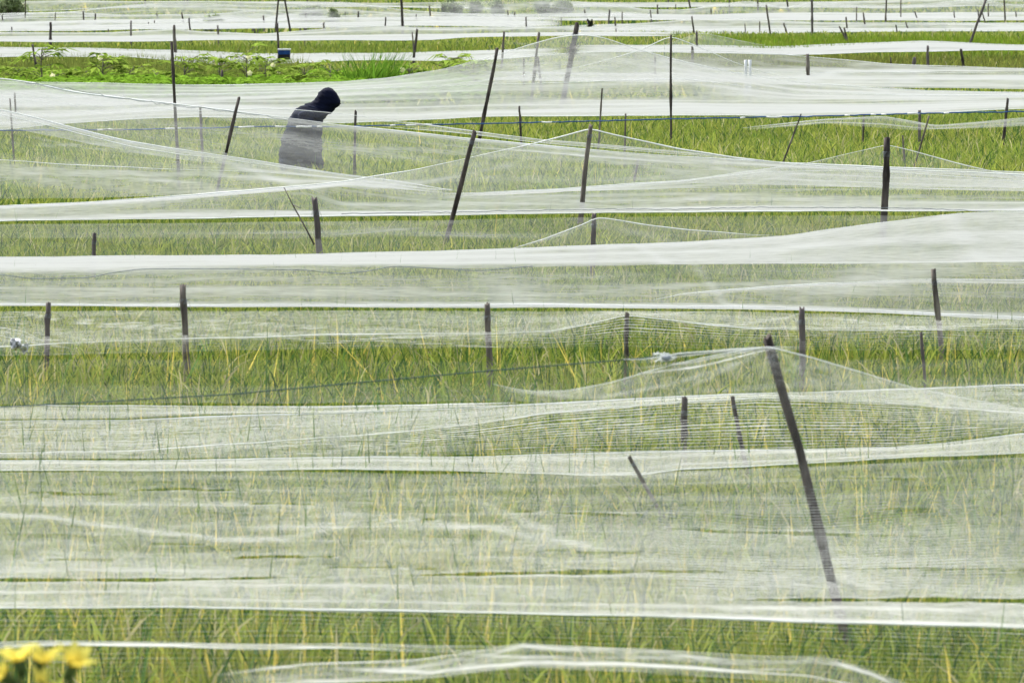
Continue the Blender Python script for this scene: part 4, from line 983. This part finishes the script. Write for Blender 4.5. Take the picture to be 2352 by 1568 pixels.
shell([((700, 239), (757, 262), .13), ((712, 236), (764, 258), .12), ((722, 230), (770, 250), .118), ((728, 221), (779, 243), .122), ((733, 212), (783.5, 238), .122), ((740, 205), (780, 227), .115), ((748, 201.5), (774, 214), .09), ((754, 200.8), (763, 203.6), .035)], hoodm, 'hood', seed=4, wrinkle=.005)
for s in (-1, 1):
    b = MB(); p = [L(704, 262, s*.16), L(708, 285, s*.23), L(712, 318, s*.245), L(720, 350, s*.20), L(731, 386, s*.16)]
    Pq = np.array([[np.interp(t_, range(5), [q[i] for q in p]) for i in range(3)] for t_ in np.linspace(0, 4, 17)])
    b.tube(Pq, np.interp(np.linspace(0, 4, 17), range(5), [.085, .082, .066, .058, .046])*(1+.06*np.sin(np.arange(17)*2.1)), 14); b.build('sleeve', jac, root)
    b = MB(); p = [L(692, 375, s*.07), L(693, 392, s*.10), np.array([.06, s*.13, .46]), np.array([.0, s*.14, .22])]
    Pq = np.array([[np.interp(t_, range(4), [q[i] for q in p]) for i in range(3)] for t_ in np.linspace(0, 3, 14)])
    b.tube(Pq, np.interp(np.linspace(0, 3, 14), range(4), [.13, .12, .085, .07])*(1+.04*np.sin(np.arange(14)*2.3)), 14); b.build('trouser_leg', trou, root)
    b = MB(); b.tube([[.005, s*.14, .30], [-.015, s*.14, .18], [-.02, s*.14, .09], [.0, s*.145, .05], [.09, s*.15, .04], [.16, s*.155, .035]], [.072, .062, .058, .056, .05, .035], 12); b.build('boot', boot, root)

# ------------------------------------------------------------------ small things
# bunched net knot on the cord
root = empty('net_bundle', tuple(up(1530, 822, 17.2))); tag(root, 'small bunched knot of white netting on the cord left of the leaning stake', 'net bundle')
r = np.random.default_rng(9)
for k in range(14):
    a = r.normal(0, .012, (6, 3))*[1.3, .6, .7]; b = MB(); b.tube(a.cumsum(0)*.6, .0022, 5); b.build('thread', M['hem'], root)
b = MB(); b.tube([[-.012, -.03, .004], [0, -.035, 0], [.013, -.03, .006]], [.006, .011, .005], 8); b.build('dark_knot', M['greyth'], root)
# plastic scrap at the left edge
r = np.random.default_rng(12); nx = 9; g = np.array([[up(24+i*5, 775+j*4+i*1.6, 27.6) for i in range(nx)] for j in range(7)])
g[:, :, 1] += r.normal(0, .03, g.shape[:2]); g[:, :, 2] += r.normal(0, .008, g.shape[:2]); o_ = g[3, 4].copy()
b = MB(); i, j = np.meshgrid(np.arange(6), np.arange(nx-1), indexing='ij'); Q = np.stack([i*nx+j, i*nx+j+1, (i+1)*nx+j+1, (i+1)*nx+j], -1).reshape(-1, 4)
b.add((g-o_).reshape(-1, 3), Q); o = b.build('plastic_scrap', M['white']); o.location = o_; tag(o, 'crumpled white plastic scrap caught in the net at the left edge', 'scrap')
sl = o.modifiers.new('thick', 'SOLIDIFY'); sl.thickness = .002
# straw tangle on the thick stake
b = MB(); r = np.random.default_rng(14); cc = up(1314, 116, 87.85)
for k in range(30):
    a = r.normal(0, 1, 3); a /= np.linalg.norm(a); ln = r.uniform(.08, .24); s0 = r.normal(0, .03, 3)
    b.tube([s0-a*ln*.4, s0+[0, 0, .02], s0+a*ln*.6], .005, 4, False)
o = b.build('straw_tangle', M['greywood']); o.location = cc; tag(o, 'tangle of dry straw caught on the thick stake at the net peak', 'straw')
# bare twig
b = MB(); Pq = [up(652, 430, 37.5), up(672, 470, 37.5), up(700, 520, 37.5), up(722, 562, 37.5)]; o0 = Pq[-1].copy(); b.tube(np.array(Pq)-o0, [.003, .004, .005, .006], 6); b.tube([Pq[1]-o0, up(690, 478, 37.4)-o0], .003, 5)
o = b.build('bare_twig', M['greywood']); o.location = o0; tag(o, 'thin bare twig leaning at the split-topped grey stake', 'twig')

# yellow flowers in front
def petals(mb, cs, c, ax, size, n, r, open_=.78, A=(.90, .84, .20), B_=(.82, .60, .05)):
    ax = ax/np.linalg.norm(ax); s = np.cross(ax, [0, 1, .2]); s /= np.linalg.norm(s); t = np.cross(ax, s)
    for k in range(n):
        q = 2*math.pi*k/n+r.normal(0, .15); rad = s*math.cos(q)+t*math.sin(q); sd = -s*math.sin(q)+t*math.cos(q)
        L_ = size*r.uniform(.85, 1.15); op = open_*r.uniform(.8, 1.2); rows = []
        for tt in np.linspace(0, 1, 6):
            p = c+ax*L_*tt*math.cos(op*tt)+rad*L_*(tt*math.sin(op*tt*1.2)+.06)
            w = L_*.25*math.sin(math.pi*min(1, tt*.86+.1))
            rows.append([p-sd*w+rad*.12*w, p-ax*.0, p+sd*w+rad*.12*w])
        V = np.array(rows).reshape(-1, 3); Q = []
        for i in range(5):
            for j in range(2): Q.append([i*3+j, i*3+j+1, i*3+j+4, i*3+j+3])
        mb.add(V, Q)
        mixv = np.repeat(np.linspace(0, 1, 6), 3)[:, None]
        cs.append(np.array(B_)*(1-mixv)+np.array(A)*mixv)
def flower_plant(lab, spots, base_u, d, seed):
    r = np.random.default_rng(seed); B = up(base_u, 1620, d); org = np.array([B[0], d, 0])
    root = empty('flowering_plant', tuple(org)); tag(root, lab, 'flower', 'yellow flowers in the near left corner')
    st = MB()
    for (u_, v_, sz, ax, n) in spots:
        c = up(u_, v_, d)-org+[0, r.uniform(-.03, .03), 0]; st.tube([[0, 0, 0], [c[0]*.3, 0, c[2]*.5], [c[0]*.75, c[1]*.5, c[2]*.85], c], [.006, .005, .004, .004], 6)
        st.tube([c-np.array(ax)*.012, c+np.array(ax)*.01], [.006, .010], 8)
        mb = MB(); cs = []; petals(mb, cs, c, np.array(ax, float), sz, n, r)
        mb.build('flower', M['petal'], root, cols=np.vstack(cs))
    st.build('stem', principled('flower_stem', (.06, .09, .03), .7, .3, 30), root)
    lm = MB(); 
    for k in range(8):
        a = r.uniform(0, 6.3); z = r.uniform(.3, .8); c = np.array([0, 0, z]); dd = np.array([math.cos(a), math.sin(a), .4])*.12
        s_ = np.array([-math.sin(a), math.cos(a), 0])*.02; lm.add([c, c+dd*.5+s_, c+dd, c+dd*.5-s_], [[0, 1, 2, 3]])
    lm.build('leaf', M['leaf'], root, smooth=False, cols=np.repeat([[.10, .18, .03]], lm.n, 0))
flower_plant('cluster of yellow flowers in the bottom left corner, the larger clump', [(50, 1526, .035, (-.2, -.1, 1), 6), (24, 1560, .033, (-.9, -.2, .8), 5), (88, 1534, .035, (.3, -.2, 1), 5), (84, 1578, .034, (.8, -.5, .6), 5)], 66, 7.5, 3)
flower_plant('single yellow star flower at the bottom left, right of the larger clump', [(158, 1546, .036, (.4, -.25, 1), 6)], 128, 7.5, 4)

# ------------------------------------------------------------------ ground
n = 60
gd = np.concatenate([[-20], np.linspace(4, 60, 30), np.geomspace(65, 6000, 30)])
gx = np.linspace(-1, 1, 41)
V = np.array([[x*(30+d*.8 if d > 0 else 30), d, 0.0] for d in gd for x in gx]); V[:, 2] = -.012+.01*np.sin(V[:, 0]*.7)*np.sin(V[:, 1]*.5)
i, j = np.meshgrid(np.arange(len(gd)-1), np.arange(40), indexing='ij'); Q = np.stack([i*41+j, i*41+j+1, (i+1)*41+j+1, (i+1)*41+j], -1).reshape(-1, 4)
gm, nn, ll = newmat('muddy_field')
bs = nn.new('ShaderNodeBsdfPrincipled'); bs.inputs['Roughness'].default_value = .9
tc = nn.new('ShaderNodeTexCoord'); nz = nn.new('ShaderNodeTexNoise'); nz.inputs['Scale'].default_value = .8; nz.inputs['Detail'].default_value = 8
ll.new(tc.outputs['Object'], nz.inputs['Vector']); rp = nn.new('ShaderNodeValToRGB')
rp.color_ramp.elements[0].color = (.045, .06, .018, 1); rp.color_ramp.elements[1].color = (.10, .13, .03, 1); rp.color_ramp.elements[0].position = .35; rp.color_ramp.elements[1].position = .65
ll.new(nz.outputs[0], rp.inputs[0]); ll.new(rp.outputs[0], bs.inputs['Base Color']); out(nn, ll, bs.outputs[0])
o = mesh_np('ground', V, [Q], gm); tag(o, kind='structure')

# ------------------------------------------------------------------ light, camera
w = bpy.data.worlds.new('World'); scn.world = w; w.use_nodes = True
nt = w.node_tree; bg = nt.nodes['Background']; sky = nt.nodes.new('ShaderNodeTexSky'); sky.sky_type = 'NISHITA'; sky.sun_disc = False
EL, AZ = 52, -35
sky.sun_elevation = R(EL); sky.sun_rotation = R(AZ); sky.dust_density = 3; sky.air_density = 1.0
hs = nt.nodes.new('ShaderNodeHueSaturation'); hs.inputs['Saturation'].default_value = .45; nt.links.new(sky.outputs[0], hs.inputs['Color']); nt.links.new(hs.outputs[0], bg.inputs[0]); bg.inputs[1].default_value = .15
sd = bpy.data.lights.new('Sun', 'SUN'); sd.energy = 2.3; sd.angle = R(8); sd.color = (1, .975, .93)
so = bpy.data.objects.new('Sun', sd); COL.objects.link(so); so.rotation_euler = (R(90-EL), 0, R(180-AZ-0)); so.location = (0, 0, 30)
# the sun stands ahead of the camera, to the left
so.rotation_euler = (R(-(90-EL)), 0, R(-AZ))
cam = bpy.data.cameras.new('Camera'); co = bpy.data.objects.new('Camera', cam); COL.objects.link(co)
co.location = (0, 0, H); co.rotation_euler = (math.pi/2-P, 0, 0)
cam.sensor_width = 36; cam.lens = 200; cam.clip_start = .5; cam.clip_end = 10000
cam.dof.use_dof = True; cam.dof.focus_distance = 50; cam.dof.aperture_fstop = 18
scn.camera = co
scn.view_settings.view_transform = 'Standard'; scn.view_settings.look = 'None'; scn.view_settings.exposure = 1.03; scn.view_settings.gamma = 1
scn.view_settings.use_curve_mapping = False
cy = scn.cycles
cy.transparent_max_bounces = 40; cy.max_bounces = 6; cy.diffuse_bounces = 3; cy.transmission_bounces = 4
cy.use_denoising = True
print('verts', sum(len(m.vertices) for m in bpy.data.meshes))
